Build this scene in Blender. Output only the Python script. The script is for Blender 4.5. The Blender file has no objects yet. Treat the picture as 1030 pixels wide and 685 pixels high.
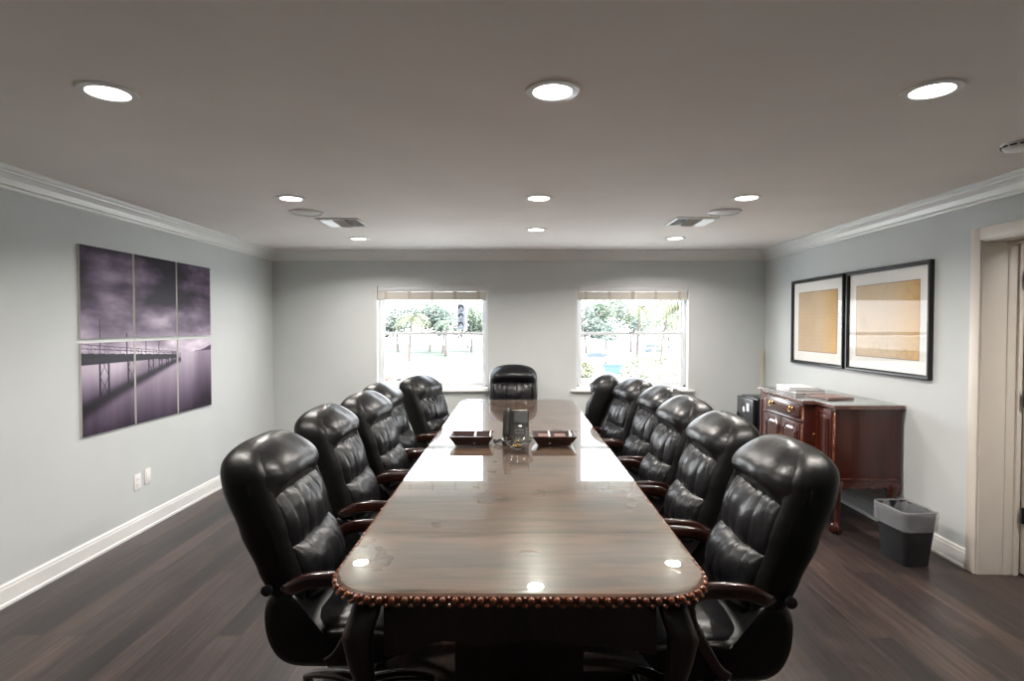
import bpy, bmesh, math, random
from math import sin, cos, pi, radians, sqrt, atan2
from mathutils import Vector, Matrix, noise
random.seed(7)
SC = bpy.context.scene
COL = SC.collection

# ------------------------------------------------------------------ materials
def newmat(name):
    m = bpy.data.materials.new(name); m.use_nodes = True
    nt = m.node_tree; b = nt.nodes['Principled BSDF']
    return m, nt, b
def srgb(r, g, b):
    f = lambda c: (c/255/12.92) if c/255 <= .04045 else ((c/255+.055)/1.055)**2.4
    return (f(r), f(g), f(b), 1)
def mat(name, col, rough=.5, metal=0, spec=.5, coat=0, coat_r=.05, var=0, scale=8, bump=0, bscale=60, stretch=(1, 1, 1), emit=None, es=0, sheen=0):
    m, nt, b = newmat(name)
    c = (*col[:3], 1)
    b.inputs['Base Color'].default_value = c
    b.inputs['Roughness'].default_value = rough
    b.inputs['Metallic'].default_value = metal
    b.inputs['Specular IOR Level'].default_value = spec
    b.inputs['Coat Weight'].default_value = coat
    b.inputs['Coat Roughness'].default_value = coat_r
    if emit:
        b.inputs['Emission Color'].default_value = (*emit[:3], 1); b.inputs['Emission Strength'].default_value = es
    tc = nt.nodes.new('ShaderNodeTexCoord'); mp = nt.nodes.new('ShaderNodeMapping')
    mp.inputs['Scale'].default_value = stretch
    nt.links.new(tc.outputs['Object'], mp.inputs[0])
    if var:
        n = nt.nodes.new('ShaderNodeTexNoise'); n.inputs['Scale'].default_value = scale; n.inputs['Detail'].default_value = 5
        nt.links.new(mp.outputs[0], n.inputs['Vector'])
        r = nt.nodes.new('ShaderNodeValToRGB')
        r.color_ramp.elements[0].color = tuple(max(0, x*(1-var)) for x in c[:3])+(1,)
        r.color_ramp.elements[1].color = tuple(min(1, x*(1+var)) for x in c[:3])+(1,)
        r.color_ramp.elements[0].position = .3; r.color_ramp.elements[1].position = .7
        nt.links.new(n.outputs['Fac'], r.inputs[0]); nt.links.new(r.outputs[0], b.inputs['Base Color'])
    if bump:
        n2 = nt.nodes.new('ShaderNodeTexNoise'); n2.inputs['Scale'].default_value = bscale; n2.inputs['Detail'].default_value = 4
        nt.links.new(mp.outputs[0], n2.inputs['Vector'])
        bp = nt.nodes.new('ShaderNodeBump'); bp.inputs['Strength'].default_value = bump; bp.inputs['Distance'].default_value = .01
        nt.links.new(n2.outputs['Fac'], bp.inputs['Height']); nt.links.new(bp.outputs[0], b.inputs['Normal'])
    return m

def wood(name, dark, light, axis='Y', rough=.25, coat=.6, scale=3.0, coat_r=.06):
    m, nt, b = newmat(name)
    tc = nt.nodes.new('ShaderNodeTexCoord'); mp = nt.nodes.new('ShaderNodeMapping')
    s = {'X': (1, 9, 9), 'Y': (9, 1, 9), 'Z': (9, 9, 1)}[axis]
    mp.inputs['Scale'].default_value = s
    nt.links.new(tc.outputs['Object'], mp.inputs[0])
    n = nt.nodes.new('ShaderNodeTexNoise'); n.inputs['Scale'].default_value = scale; n.inputs['Detail'].default_value = 9; n.inputs['Roughness'].default_value = .6; n.inputs['Distortion'].default_value = .4
    nt.links.new(mp.outputs[0], n.inputs['Vector'])
    r = nt.nodes.new('ShaderNodeValToRGB'); r.color_ramp.elements[0].position = .3; r.color_ramp.elements[1].position = .72
    r.color_ramp.elements[0].color = (*dark[:3], 1); r.color_ramp.elements[1].color = (*light[:3], 1)
    nt.links.new(n.outputs['Fac'], r.inputs[0]); nt.links.new(r.outputs[0], b.inputs['Base Color'])
    b.inputs['Roughness'].default_value = rough; b.inputs['Coat Weight'].default_value = coat; b.inputs['Coat Roughness'].default_value = coat_r
    return m

M = {}
M['wall'] = mat('wall_paint', (.585, .612, .61), .55, spec=.3, bump=.05, bscale=220, var=.02, scale=3)
M['ceil'] = mat('ceiling_paint', (.82, .77, .725), .85, spec=.2, bump=.06, bscale=160, var=.03, scale=2)
M['trim'] = mat('white_trim_paint', (.80, .80, .78), .35, var=.01)
M['doorpaint'] = mat('cream_door_paint', (.73, .67, .605), .4, var=.02)
M['sash'] = mat('white_vinyl', (.70, .71, .72), .35, var=.01)
M['stone'] = mat('white_sill_stone', (.78, .77, .74), .3, var=.03)
M['plate'] = mat('white_plastic', (.82, .81, .80), .35, var=.01)
M['metalw'] = mat('white_painted_metal', (.75, .75, .72), .35, var=.02)
M['metald'] = mat('dark_duct_metal', (.10, .10, .09), .5, var=.1)
M['leather'] = mat('black_leather', (.005, .005, .006), .34, spec=.32, bump=.35, bscale=14, var=.3, scale=10)
M['leather2'] = mat('black_side_leather', (.004, .004, .004), .40, spec=.28, bump=.25, bscale=18, var=.3, scale=10)
M['armwood'] = wood('mahogany_arm_wood', (.008, .003, .0025), (.032, .009, .006), 'X', .24, .45)
M['blackpl'] = mat('black_plastic', (.01, .01, .011), .35, var=.2)
M['chrome'] = mat('chrome', (.6, .6, .62), .15, metal=1, var=.03)
M['tablebase'] = wood('dark_table_base_wood', (.004, .002, .0015), (.016, .005, .004), 'Z', .35, .2)
M['mahog'] = wood('mahogany', (.026, .004, .0025), (.075, .012, .006), 'Z', .28, .3, 1.2)
M['mahogH'] = wood('mahogany_horizontal', (.03, .005, .003), (.09, .015, .008), 'Y', .26, .4, 1.6)
M['traywood'] = wood('dark_tray_wood', (.010, .003, .0025), (.032, .008, .005), 'X', .3, .2)
M['carve'] = wood('carved_mahogany', (.08, .017, .006), (.27, .07, .024), 'X', .22, .9)
M['brass'] = mat('brass', (.75, .52, .2), .2, metal=1, var=.08)
M['black'] = mat('black_frame_paint', (.008, .008, .009), .3, var=.2)
M['matboard'] = mat('white_mat_board', (.82, .80, .77), .8, var=.02)
M['binbody'] = mat('black_bin_plastic', (.012, .012, .014), .38, var=.2)
M['fridge'] = mat('black_fridge_enamel', (.012, .013, .016), .28, var=.2)
M['paper'] = mat('white_paper', (.82, .82, .84), .6, var=.03)
M['cover_g'] = mat('grey_book_cover', (.34, .33, .34), .45, var=.15)
M['cover_p'] = mat('mauve_brown_cover', (.26, .17, .15), .45, var=.35, scale=14)
M['cable'] = mat('black_cable', (.008, .008, .008), .4, var=.2)
M['screen'] = mat('grey_lcd', (.03, .033, .032), .4, spec=.2, var=.1)
M['keys'] = mat('dark_grey_keys', (.05, .05, .05), .4, var=.1)
M['phone'] = mat('bronze_grey_phone_plastic', (.009, .008, .0075), .4, spec=.2, var=.1)
M['gold'] = mat('gold_foil', (.85, .6, .25), .25, metal=1, var=.1)
M['pine'] = wood('pale_pine', (.55, .45, .33), (.72, .62, .48), 'Z', .5, 0)
M['jute'] = mat('tan_tape', (.56, .49, .42), .8, var=.1)
M['slat'] = mat('blind_slat', (.66, .63, .58), .45, var=.02)

def floor_mat():
    m, nt, b = newmat('dark_plank_floor')
    L = nt.links.new; N = nt.nodes.new
    tc = N('ShaderNodeTexCoord'); mp = N('ShaderNodeMapping')
    mp.inputs['Rotation'].default_value = (0, 0, radians(90))
    L(tc.outputs['Object'], mp.inputs[0])
    br = N('ShaderNodeTexBrick'); br.offset = .37; br.offset_frequency = 2
    br.inputs['Scale'].default_value = 1; br.inputs['Brick Width'].default_value = 1.22; br.inputs['Row Height'].default_value = .125
    br.inputs['Mortar Size'].default_value = .003; br.inputs['Mortar Smooth'].default_value = .3
    br.inputs['Color1'].default_value = (0, 0, 0, 1); br.inputs['Color2'].default_value = (1, 1, 1, 1); br.inputs['Mortar'].default_value = (.5, .5, .5, 1)
    br.inputs['Bias'].default_value = 0
    L(mp.outputs[0], br.inputs['Vector'])
    # per-plank value drives the grain offset
    mp2 = N('ShaderNodeMapping'); mp2.inputs['Scale'].default_value = (26, 1.3, 1)
    add = N('ShaderNodeVectorMath'); add.operation = 'ADD'
    sc = N('ShaderNodeVectorMath'); sc.operation = 'SCALE'; sc.inputs['Scale'].default_value = 13.0
    L(br.outputs['Color'], sc.inputs[0]); L(tc.outputs['Object'], add.inputs[0]); L(sc.outputs[0], add.inputs[1]); L(add.outputs[0], mp2.inputs[0])
    n = N('ShaderNodeTexNoise'); n.inputs['Scale'].default_value = 1.6; n.inputs['Detail'].default_value = 8; n.inputs['Roughness'].default_value = .65; n.inputs['Distortion'].default_value = .5
    L(mp2.outputs[0], n.inputs['Vector'])
    r = N('ShaderNodeValToRGB')
    e = r.color_ramp.elements
    e[0].position = .25; e[0].color = (.010, .0075, .0075, 1); e[1].position = .8; e[1].color = (.075, .054, .049, 1)
    x = e.new(.52); x.color = (.031, .0225, .021, 1)
    L(n.outputs['Fac'], r.inputs[0])
    mul = N('ShaderNodeMix'); mul.data_type = 'RGBA'; mul.blend_type = 'MULTIPLY'; mul.inputs['Factor'].default_value = 1
    rr = N('ShaderNodeValToRGB'); rr.color_ramp.elements[0].color = (.42, .45, .52, 1); rr.color_ramp.elements[1].color = (1.75, 1.55, 1.42, 1)
    L(br.outputs['Color'], rr.inputs[0]); L(r.outputs[0], mul.inputs[6]); L(rr.outputs[0], mul.inputs[7])
    mm = N('ShaderNodeMix'); mm.data_type = 'RGBA'; mm.inputs[7].default_value = (.012, .009, .008, 1)
    L(br.outputs['Fac'], mm.inputs[0]); L(mul.outputs[2], mm.inputs[6])
    L(mm.outputs[2], b.inputs['Base Color'])
    b.inputs['Roughness'].default_value = .38; b.inputs['Specular IOR Level'].default_value = .5
    bp = N('ShaderNodeBump'); bp.inputs['Strength'].default_value = .25; bp.inputs['Distance'].default_value = .004
    L(n.outputs['Fac'], bp.inputs['Height']); L(bp.outputs[0], b.inputs['Normal'])
    return m
M['floor'] = floor_mat()

def thin_glass(name, tint=(1, 1, 1), ior=1.5, rough=0.0, slab=False):
    m = bpy.data.materials.new(name); m.use_nodes = True; nt = m.node_tree; nt.nodes.clear(); N = nt.nodes.new; L = nt.links.new
    o = N('ShaderNodeOutputMaterial'); mx = N('ShaderNodeMixShader'); t = N('ShaderNodeBsdfTransparent'); g = N('ShaderNodeBsdfGlossy'); f = N('ShaderNodeFresnel')
    gi = N('ShaderNodeNewGeometry'); mi = N('ShaderNodeMapRange'); mi.inputs[3].default_value = ior; mi.inputs[4].default_value = 1/ior
    L(gi.outputs['Backfacing'], mi.inputs[0])
    if not slab: L(mi.outputs[0], f.inputs[0])
    t.inputs[0].default_value = (*tint, 1); g.inputs['Roughness'].default_value = rough; f.inputs[0].default_value = ior
    ge = N('ShaderNodeNewGeometry'); inv = N('ShaderNodeMath'); inv.operation = 'SUBTRACT'; inv.inputs[0].default_value = 1; ml = N('ShaderNodeMath'); ml.operation = 'MULTIPLY'
    if slab: L(ge.outputs['Backfacing'], inv.inputs[1]); L(f.outputs[0], ml.inputs[0]); L(inv.outputs[0], ml.inputs[1]); L(ml.outputs[0], mx.inputs[0])
    else: L(f.outputs[0], mx.inputs[0])
    L(t.outputs[0], mx.inputs[1]); L(g.outputs[0], mx.inputs[2]); L(mx.outputs[0], o.inputs[0])
    return m
M['pane'] = thin_glass('window_glass', (.97, .985, .98), 1.45)
M['tglass'] = thin_glass('table_glass', (.96, .985, .975), 2.0, .0, True)
M['pglass'] = thin_glass('picture_glass', (.98, .98, .98), 1.24)
m, nt, b = newmat('crystal'); b.inputs['Transmission Weight'].default_value = 1; b.inputs['Roughness'].default_value = .02; b.inputs['IOR'].default_value = 1.6; b.inputs['Base Color'].default_value = (.97, .98, .97, 1); M['crystal'] = m
m, nt, b = newmat('clear_liner_film'); b.inputs['Base Color'].default_value = (.5, .51, .54, 1); b.inputs['Roughness'].default_value = .12; b.inputs['Alpha'].default_value = .33
n = nt.nodes.new('ShaderNodeTexNoise'); n.inputs['Scale'].default_value = 22; n.inputs['Distortion'].default_value = 1.2
bp = nt.nodes.new('ShaderNodeBump'); bp.inputs['Strength'].default_value = .9; bp.inputs['Distance'].default_value = .02
nt.links.new(n.outputs[0], bp.inputs['Height']); nt.links.new(bp.outputs[0], b.inputs['Normal']); M['liner'] = m
M['lens'] = mat('lamp_lens', (.9, .9, .9), .4, emit=(1, .95, .88), es=14)

def table_wood():
    m, nt, b = newmat('table_veneer'); N = nt.nodes.new; L = nt.links.new
    tc = N('ShaderNodeTexCoord'); mp = N('ShaderNodeMapping'); mp.inputs['Scale'].default_value = (1.2, 9, 4)
    L(tc.outputs['Object'], mp.inputs[0])
    n = N('ShaderNodeTexNoise'); n.inputs['Scale'].default_value = 2.2; n.inputs['Detail'].default_value = 8; n.inputs['Distortion'].default_value = 1.1
    L(mp.outputs[0], n.inputs['Vector'])
    r = N('ShaderNodeValToRGB'); r.color_ramp.elements[0].position = .3; r.color_ramp.elements[1].position = .75
    r.color_ramp.elements[0].color = (.04, .022, .015, 1); r.color_ramp.elements[1].color = (.19, .10, .068, 1)
    L(n.outputs['Fac'], r.inputs[0])
    # joints between the leaves of the table
    sx = N('ShaderNodeSeparateXYZ'); L(tc.outputs['Object'], sx.inputs[0])
    md = N('ShaderNodeMath'); md.operation = 'PINGPONG'; md.inputs[1].default_value = .43
    L(sx.outputs['Y'], md.inputs[0])
    lt = N('ShaderNodeMath'); lt.operation = 'LESS_THAN'; lt.inputs[1].default_value = .003; L(md.outputs[0], lt.inputs[0])
    mx = N('ShaderNodeMix'); mx.data_type = 'RGBA'; mx.inputs[7].default_value = (.02, .008, .005, 1)
    L(lt.outputs[0], mx.inputs[0]); L(r.outputs[0], mx.inputs[6]); L(mx.outputs[2], b.inputs['Base Color'])
    b.inputs['Coat Weight'].default_value = .12; b.inputs['Coat Roughness'].default_value = .12; b.inputs['Specular IOR Level'].default_value = .35
    n3 = N('ShaderNodeTexNoise'); n3.inputs['Scale'].default_value = 3.5; n3.inputs['Detail'].default_value = 3
    L(tc.outputs['Object'], n3.inputs['Vector'])
    mr = N('ShaderNodeMapRange'); mr.inputs[3].default_value = .2; mr.inputs[4].default_value = .42; L(n3.outputs[0], mr.inputs[0]); L(mr.outputs[0], b.inputs['Roughness'])
    return m
M['tabletop'] = table_wood()

def attr_mat(name, rough=.35):
    m, nt, b = newmat(name); b.inputs['Specular IOR Level'].default_value = .15; a = nt.nodes.new('ShaderNodeAttribute'); a.attribute_name = 'print'
    nt.links.new(a.outputs['Color'], b.inputs['Base Color']); b.inputs['Roughness'].default_value = rough
    return m
M['print'] = attr_mat('printed_ink', .4)

# ------------------------------------------------------------------ mesh helpers
class MB:
    def __init__(s): s.v = []; s.f = []
    def add(s, vs, fs):
        o = len(s.v); s.v += [tuple(p) for p in vs]; s.f += [tuple(i+o for i in f) for f in fs]; return s
    def box(s, x0, x1, y0, y1, z0, z1):
        return s.add([(x0, y0, z0), (x1, y0, z0), (x1, y1, z0), (x0, y1, z0), (x0, y0, z1), (x1, y0, z1), (x1, y1, z1), (x0, y1, z1)],
                     [(0, 3, 2, 1), (4, 5, 6, 7), (0, 1, 5, 4), (1, 2, 6, 5), (2, 3, 7, 6), (3, 0, 4, 7)])
    def loft(s, rings, cap=True, closed=True):
        n = len(rings[0]); vs = [p for r in rings for p in r]; fs = []
        for i in range(len(rings)-1):
            for j in range(n if closed else n-1):
                k = (j+1) % n; fs.append((i*n+j, i*n+k, (i+1)*n+k, (i+1)*n+j))
        if cap:
            for ri in (0, len(rings)-1):
                c = Vector((0, 0, 0))
                for p in rings[ri]: c += Vector(p)
                vs.append(tuple(c/n)); ci = len(vs)-1
                for j in range(n):
                    k = (j+1) % n
                    fs.append((ci, ri*n+k, ri*n+j) if ri == 0 else (ci, ri*n+j, ri*n+k))
        return s.add(vs, fs)
    def lathe(s, prof, cx=0, cy=0, n=24, cap=True):
        return s.loft([[(cx+r*cos(2*pi*j/n), cy+r*sin(2*pi*j/n), z) for j in range(n)] for r, z in prof], cap)
    def sweep(s, path, w, h, n=12, e=4, up=(0, 0, 1), taper=None):
        P = [Vector(p) for p in path]; rings = []
        for i, p in enumerate(P):
            t = (P[min(i+1, len(P)-1)]-P[max(i-1, 0)]).normalized(); u = Vector(up)
            side = t.cross(u)
            if side.length < 1e-4: side = t.cross(Vector((1, 0, 0)))
            side.normalize(); nn = side.cross(t).normalized(); k = taper[i] if taper else 1
            rings.append([tuple(p+side*se(a, e)[0]*w/2*k+nn*se(a, e)[1]*h/2*k) for a in [2*pi*j/n for j in range(n)]])
        return s.loft(rings)
    def ellipsoid(s, c, r, nu=10, nv=7):
        rings = []
        for i in range(1, nv):
            a = -pi/2+pi*i/nv
            rings.append([(c[0]+r[0]*cos(a)*cos(2*pi*j/nu), c[1]+r[1]*cos(a)*sin(2*pi*j/nu), c[2]+r[2]*sin(a)) for j in range(nu)])
        o = len(s.v); s.loft(rings)
        s.v[-2] = (c[0], c[1], c[2]-r[2]); s.v[-1] = (c[0], c[1], c[2]+r[2])
        return s
    def build(s, name, m, parent=None, smooth=False, bevel=0, seg=2, loc=None, rz=None, auto=None, weld=False):
        me = bpy.data.meshes.new(name); me.from_pydata(s.v, [], s.f)
        bm = bmesh.new(); bm.from_mesh(me)
        if weld: bmesh.ops.remove_doubles(bm, verts=bm.verts, dist=1e-5)
        bmesh.ops.recalc_face_normals(bm, faces=bm.faces)
        if bevel:
            bmesh.ops.bevel(bm, geom=[e for e in bm.edges if len(e.link_faces) == 2 and e.calc_face_angle(0) > .5], offset=bevel, segments=seg, profile=.5, affect='EDGES')
        bm.to_mesh(me); bm.free()
        if smooth or bevel:
            me.polygons.foreach_set('use_smooth', [True]*len(me.polygons))
            me.update()
            if auto or bevel:
                me.set_sharp_from_angle(angle=radians(auto or 35))
        me.materials.append(M[m] if isinstance(m, str) else m)
        o = bpy.data.objects.new(name, me); COL.objects.link(o)
        if parent: o.parent = parent
        if loc: o.location = loc
        if rz is not None: o.rotation_euler.z = rz
        return o
def se(a, e):
    c, s_ = cos(a), sin(a)
    return (math.copysign(abs(c)**(2/e), c), math.copysign(abs(s_)**(2/e), s_))
def empty(name, label, cat, loc=(0, 0, 0), rz=0, group=None):
    o = bpy.data.objects.new(name, None); COL.objects.link(o); o.empty_display_size = .1
    o.location = loc; o.rotation_euler = (0, 0, rz); o['label'] = label; o['category'] = cat
    if group: o['group'] = group
    return o
def tag(o, label, cat, group=None, kind=None):
    o['label'] = label; o['category'] = cat
    if group: o['group'] = group
    if kind: o['kind'] = kind
    return o
def struct(o, label=None):
    o['kind'] = 'structure'
    if label: o['label'] = label
    return o
def dup(root, loc, rz=None, label=None, scale=None):
    r = root.copy(); COL.objects.link(r); r.location = loc
    if rz is not None: r.rotation_euler = (0, 0, rz)
    if label: r['label'] = label
    if scale: r.scale = (scale,)*3
    for ch in list(root.children):
        c = ch.copy(); COL.objects.link(c); c.parent = r
        for g in list(ch.children):
            d = g.copy(); COL.objects.link(d); d.parent = c
    return r

# ------------------------------------------------------------------ room
XL, XR, YB, YF, H = -2.83, 2.88, 6.81, -1.6, 2.42
WT = .16
struct(MB().box(XL-.2, XR+1.7, YF-.2, YB+.2, -.15, 0).build('floor', 'floor'), 'dark brown wood plank floor')
struct(MB().box(XL-.2, XR+1.7, YF-.2, YB+.2, H, H+.15).build('ceiling', 'ceil'), 'plain warm grey ceiling')
struct(MB().box(XL-WT, XL, YF, YB+WT, 0, H).build('wall_left', 'wall'))
DZ, DY0, DY1 = 2.09, 2.75, 3.66
w = MB().box(XR, XR+.25, YF, DY0, 0, H).box(XR, XR+.25, DY1, YB+WT, 0, H).box(XR, XR+.25, DY0, DY1, DZ, H)
struct(w.build('wall_right', 'wall'))
struct(MB().box(XL-WT, XR+1.7, YF-WT, YF, 0, H).build('wall_front', 'wall'))
# the hallway past the door
struct(MB().box(XR+1.6, XR+1.7, YF, YB, 0, H).build('wall_hallway', 'wall'))
WIN = [(-1.627, -.323), (.698, 2.008)]; WZ0, WZ1 = .81, 2.02
xs = [XL-WT, WIN[0][0], WIN[0][1], WIN[1][0], WIN[1][1], XR+1.7]
w = MB()
for i in range(5):
    if i in (1, 3):
        w.box(xs[i], xs[i+1], YB, YB+WT, 0, WZ0); w.box(xs[i], xs[i+1], YB, YB+WT, WZ1, H)
    else: w.box(xs[i], xs[i+1], YB, YB+WT, 0, H)
struct(w.build('wall_back', 'wall'))

# crown moulding: profile in (offset from wall, drop from ceiling)
CP = [(0, .112), (.010, .112), (.014, .104), (.014, .096), (.026, .090), (.030, .080), (.040, .060), (.058, .042), (.070, .034), (.074, .026), (.086, .020), (.092, .012), (.092, 0), (0, 0)]
def crown(name, p0, p1, inward):
    p0 = Vector(p0); p1 = Vector(p1); d = (p1-p0).normalized(); I = Vector(inward)
    rings = []
    for p, s in ((p0, 1), (p1, -1)):
        rings.append([tuple(p+I*a+d*(a*s)+Vector((0, 0, H-b))) for a, b in CP])
    return struct(MB().loft(rings).build(name, 'trim'), 'white crown moulding')
crown('trim_1', (XL, YF, 0), (XL, YB, 0), (1, 0, 0))
crown('trim_2', (XL, YB, 0), (XR, YB, 0), (0, -1, 0))
crown('trim_3', (XR, YB, 0), (XR, YF, 0), (-1, 0, 0))
BP = [(0, 0), (.019, 0), (.019, .016), (.013, .022), (.013, .098), (.010, .106), (.010, .116), (.005, .125), (0, .125)]
def base(name, p0, p1, inward):
    p0 = Vector(p0); p1 = Vector(p1); I = Vector(inward)
    return struct(MB().loft([[tuple(p+I*a+Vector((0, 0, b))) for a, b in BP] for p in (p0, p1)]).build(name, 'trim'), 'white baseboard')
base('baseboard_left', (XL, YF, 0), (XL, YB, 0), (1, 0, 0))
base('baseboard_back', (XL, YB, 0), (XR, YB, 0), (0, -1, 0))
base('baseboard_right', (XR, YB, 0), (XR, DY1+.07, 0), (-1, 0, 0))

# ------------------------------------------------------------------ windows and blinds
for wi, (x0, x1) in enumerate(WIN):
    W = empty('window_%d' % (wi+1), 'white single-hung window', 'window'); del W['category']; W['kind'] = 'structure'
    W['label'] = ('left' if wi == 0 else 'right')+' white sash window in the back wall'
    y = YB+.085
    # reveal lining, frame
    MB().box(x0, x0+.012, YB, YB+WT, WZ0, WZ1).box(x1-.012, x1, YB, YB+WT, WZ0, WZ1).box(x0, x1, YB, YB+WT, WZ1-.012, WZ1).build('reveal_lining', 'sash', W)
    f = MB().box(x0+.012, x0+.045, y, y+.07, WZ0+.02, WZ1-.012).box(x1-.045, x1-.012, y, y+.07, WZ0+.02, WZ1-.012).box(x0+.012, x1-.012, y, y+.07, WZ1-.05, WZ1-.012).box(x0+.012, x1-.012, y, y+.07, WZ0+.02, WZ0+.05)
    f.build('window_frame', 'sash', W, bevel=.004)
    zm = 1.45
    for nm, z0, z1, yy in (('upper_sash', zm-.005, WZ1-.05, y+.035), ('lower_sash', WZ0+.05, zm+.03, y)):
        xa, xb = x0+.045, x1-.045
        s_ = MB().box(xa, xa+.03, yy+.004, yy+.034, z0, z1).box(xb-.03, xb, yy+.004, yy+.034, z0, z1).box(xa+.03, xb-.03, yy+.004, yy+.034, z1-.035, z1).box(xa+.03, xb-.03, yy+.004, yy+.034, z0, z0+.035)
        so = s_.build(nm, 'sash', W, bevel=.003)
        MB().add([(xa+.03, yy+.02, z0+.035), (xb-.03, yy+.02, z0+.035), (xb-.03, yy+.02, z1-.035), (xa+.03, yy+.02, z1-.035)], [(0, 1, 2, 3)]).build('pane', 'pane', so)
    MB().box((x0+x1)/2-.03, (x0+x1)/2+.03, y-.012, y+.004, zm+.028, zm+.04).build('sash_lock', 'plate', W, bevel=.003)
    MB().box(x0-.06 if wi else x0, x1+.06 if wi else x1, YB-.035, YB+.0, WZ0-.025, WZ0).box(x0, x1, YB, YB+.1, WZ0-.002, WZ0+.015).build('window_sill', 'stone', W, bevel=.004)
    # raised blind
    B = empty('window_blind', 'raised cream slat blind at the top of the %s window' % ('left' if wi == 0 else 'right'), 'blind', ((x0+x1)/2, YB+.04, WZ1-.012), group=None)
    hw = (x1-x0)/2-.018
    MB().box(-hw, hw, -.03, .03, -.055, 0).build('headrail', 'sash', B, bevel=.004)
    st = MB()
    nsl = 13
    for i in range(nsl):
        z = -.062-i*.0062
        st.box(-hw+.004, hw-.004, -.025+.001*(i%2), .025-.001*(i%2), z-.0062, z)
    st.build('slat_stack', 'slat', B)
    MB().box(-hw+.002, hw-.002, -.027, .027, -.158, -.142).build('bottom_rail', 'slat', B, bevel=.003)
    for t in (-.85, -.42, 0, .42, .85):
        MB().box(t*hw-.016, t*hw+.016, -.0285, -.0265, -.158, -.056).build('ladder_tape', 'jute', B)
    MB().sweep([(-hw*.9, -.034, -.05), (-hw*.9, -.034, -.75)], .004, .004, 6, 2, up=(0, 1, 0)).build('pull_cord', 'plate', B)
    MB().sweep([(.03, -.034, -.05), (.03, -.036, -.33)], .009, .009, 8, 2, up=(0, 1, 0)).build('tilt_wand', 'plate', B)

# ------------------------------------------------------------------ door in the right wall
D = empty('door_1', 'open cream door with black hinges in the right wall', 'door'); del D['category']; D['kind'] = 'structure'
xo = XR+.25
MB().box(XR-.018, XR, DY1-.012, DY1+.065, 0, DZ+.065).box(XR-.018, XR, DY0-.065, DY0+.012, 0, DZ+.065).box(XR-.018, XR, DY0, DY1, DZ-.012, DZ+.065).build('door_casing', 'doorpaint', D, bevel=.004)
MB().box(XR-.004, xo, DY1-.02, DY1, 0, DZ).box(XR+.15, xo, DY1-.024, DY1-.02, 0, DZ-.02).box(XR-.004, xo, DY0, DY0+.02, 0, DZ).box(XR-.004, xo, DY0, DY1, DZ-.02, DZ).build('door_jamb', 'doorpaint', D, bevel=.002)
MB().box(xo-.04, xo-.02, DY1-.036, DY1-.019, 0, DZ-.02).box(XR+.14, xo-.02, DY0+.019, DY0+.034, 0, DZ-.02).box(XR+.14, xo-.02, DY0, DY1, DZ-.034, DZ-.019).build('door_stop', 'doorpaint', D, bevel=.002)
L_ = MB().box(xo+.012, xo+.86, DY1-.05, DY1-.012, .01, DZ-.03)
lf = L_.build('door_leaf', 'doorpaint', D, bevel=.002)
for (z0, z1) in ((.2, .85), (1.0, 1.9)):
    MB().box(xo+.13, xo+.74, DY1-.054, DY1-.049, z0, z1).build('door_panel', 'doorpaint', lf, bevel=.002)
for z in (.38, 1.1, 1.84):
    h = MB().box(xo-.016, xo+.02, DY1-.056, DY1-.049, z-.05, z+.05); h.sweep([(xo+.004, DY1-.058, z-.052), (xo+.004, DY1-.058, z+.052)], .012, .012, 8, 2, up=(0, 1, 0))
    h.build('hinge', 'black', D)
MB().lathe([(.0, 0), (.022, .0), (.022, .008), (.008, .012), (.008, .035), (.024, .045), (.024, .055), (0, .06)], 0, 0, 16).build('door_knob', 'black', lf, smooth=True, loc=(xo+.79, DY1-.05, 1.0)).rotation_euler = (pi/2, 0, 0)

# ------------------------------------------------------------------ ceiling fittings
lights = [(-1.515, 2.19, 'front row, left'), (.135, 2.19, 'front row, middle'), (1.53, 2.19, 'front row, right'),
          (-1.53, 4.0, 'second row, left'), (.155, 4.0, 'second row, middle'), (1.56, 4.0, 'second row, right'),
          (.18, 5.3, 'middle light nearest the back wall'), (-1.56, 5.83, 'left'), (1.575, 5.83, 'right')]
LBL = ['large recessed ceiling downlight nearest the camera on the left', 'large recessed ceiling downlight nearest the camera in the middle', 'large recessed ceiling downlight nearest the camera on the right',
       'round recessed downlight beside the left ceiling speaker', 'round recessed downlight in the middle, second one away from the camera', 'round recessed downlight beside the right ceiling speaker',
       'round recessed downlight in the middle, farthest away from the camera', 'round recessed downlight behind the left air vent', 'round recessed downlight behind the right air vent']
RL = None
LP = 22.5
def downlight(i, x, y, lab):
    global RL
    if RL is None:
        RL = empty('recessed_light', lab, 'ceiling light', (x, y, H), group='recessed ceiling downlights')
        MB().lathe([(.070, .0), (.073, -.008), (.098, -.006), (.1, .0)], 0, 0, 40, cap=False).build('trim_ring', 'metalw', RL, smooth=True, auto=40)
        MB().lathe([(.0, -.004), (.055, -.004), (.071, -.001), (.071, .0)], 0, 0, 40, cap=False).build('lamp_lens', 'lens', RL, smooth=True)
        r = RL
    else: r = dup(RL, (x, y, H), label=lab)
    la = bpy.data.lights.new('downlight_lamp', 'AREA'); la.shape = 'DISK'; la.size = .14; la.energy = LP; la.color = (1, .94, .87); la.spread = radians(150)
    lo = bpy.data.objects.new('downlight_lamp', la); COL.objects.link(lo); lo.location = (x, y, H-.015)
    return r
for i, (x, y, n_) in enumerate(lights): downlight(i, x, y, LBL[i])

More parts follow.
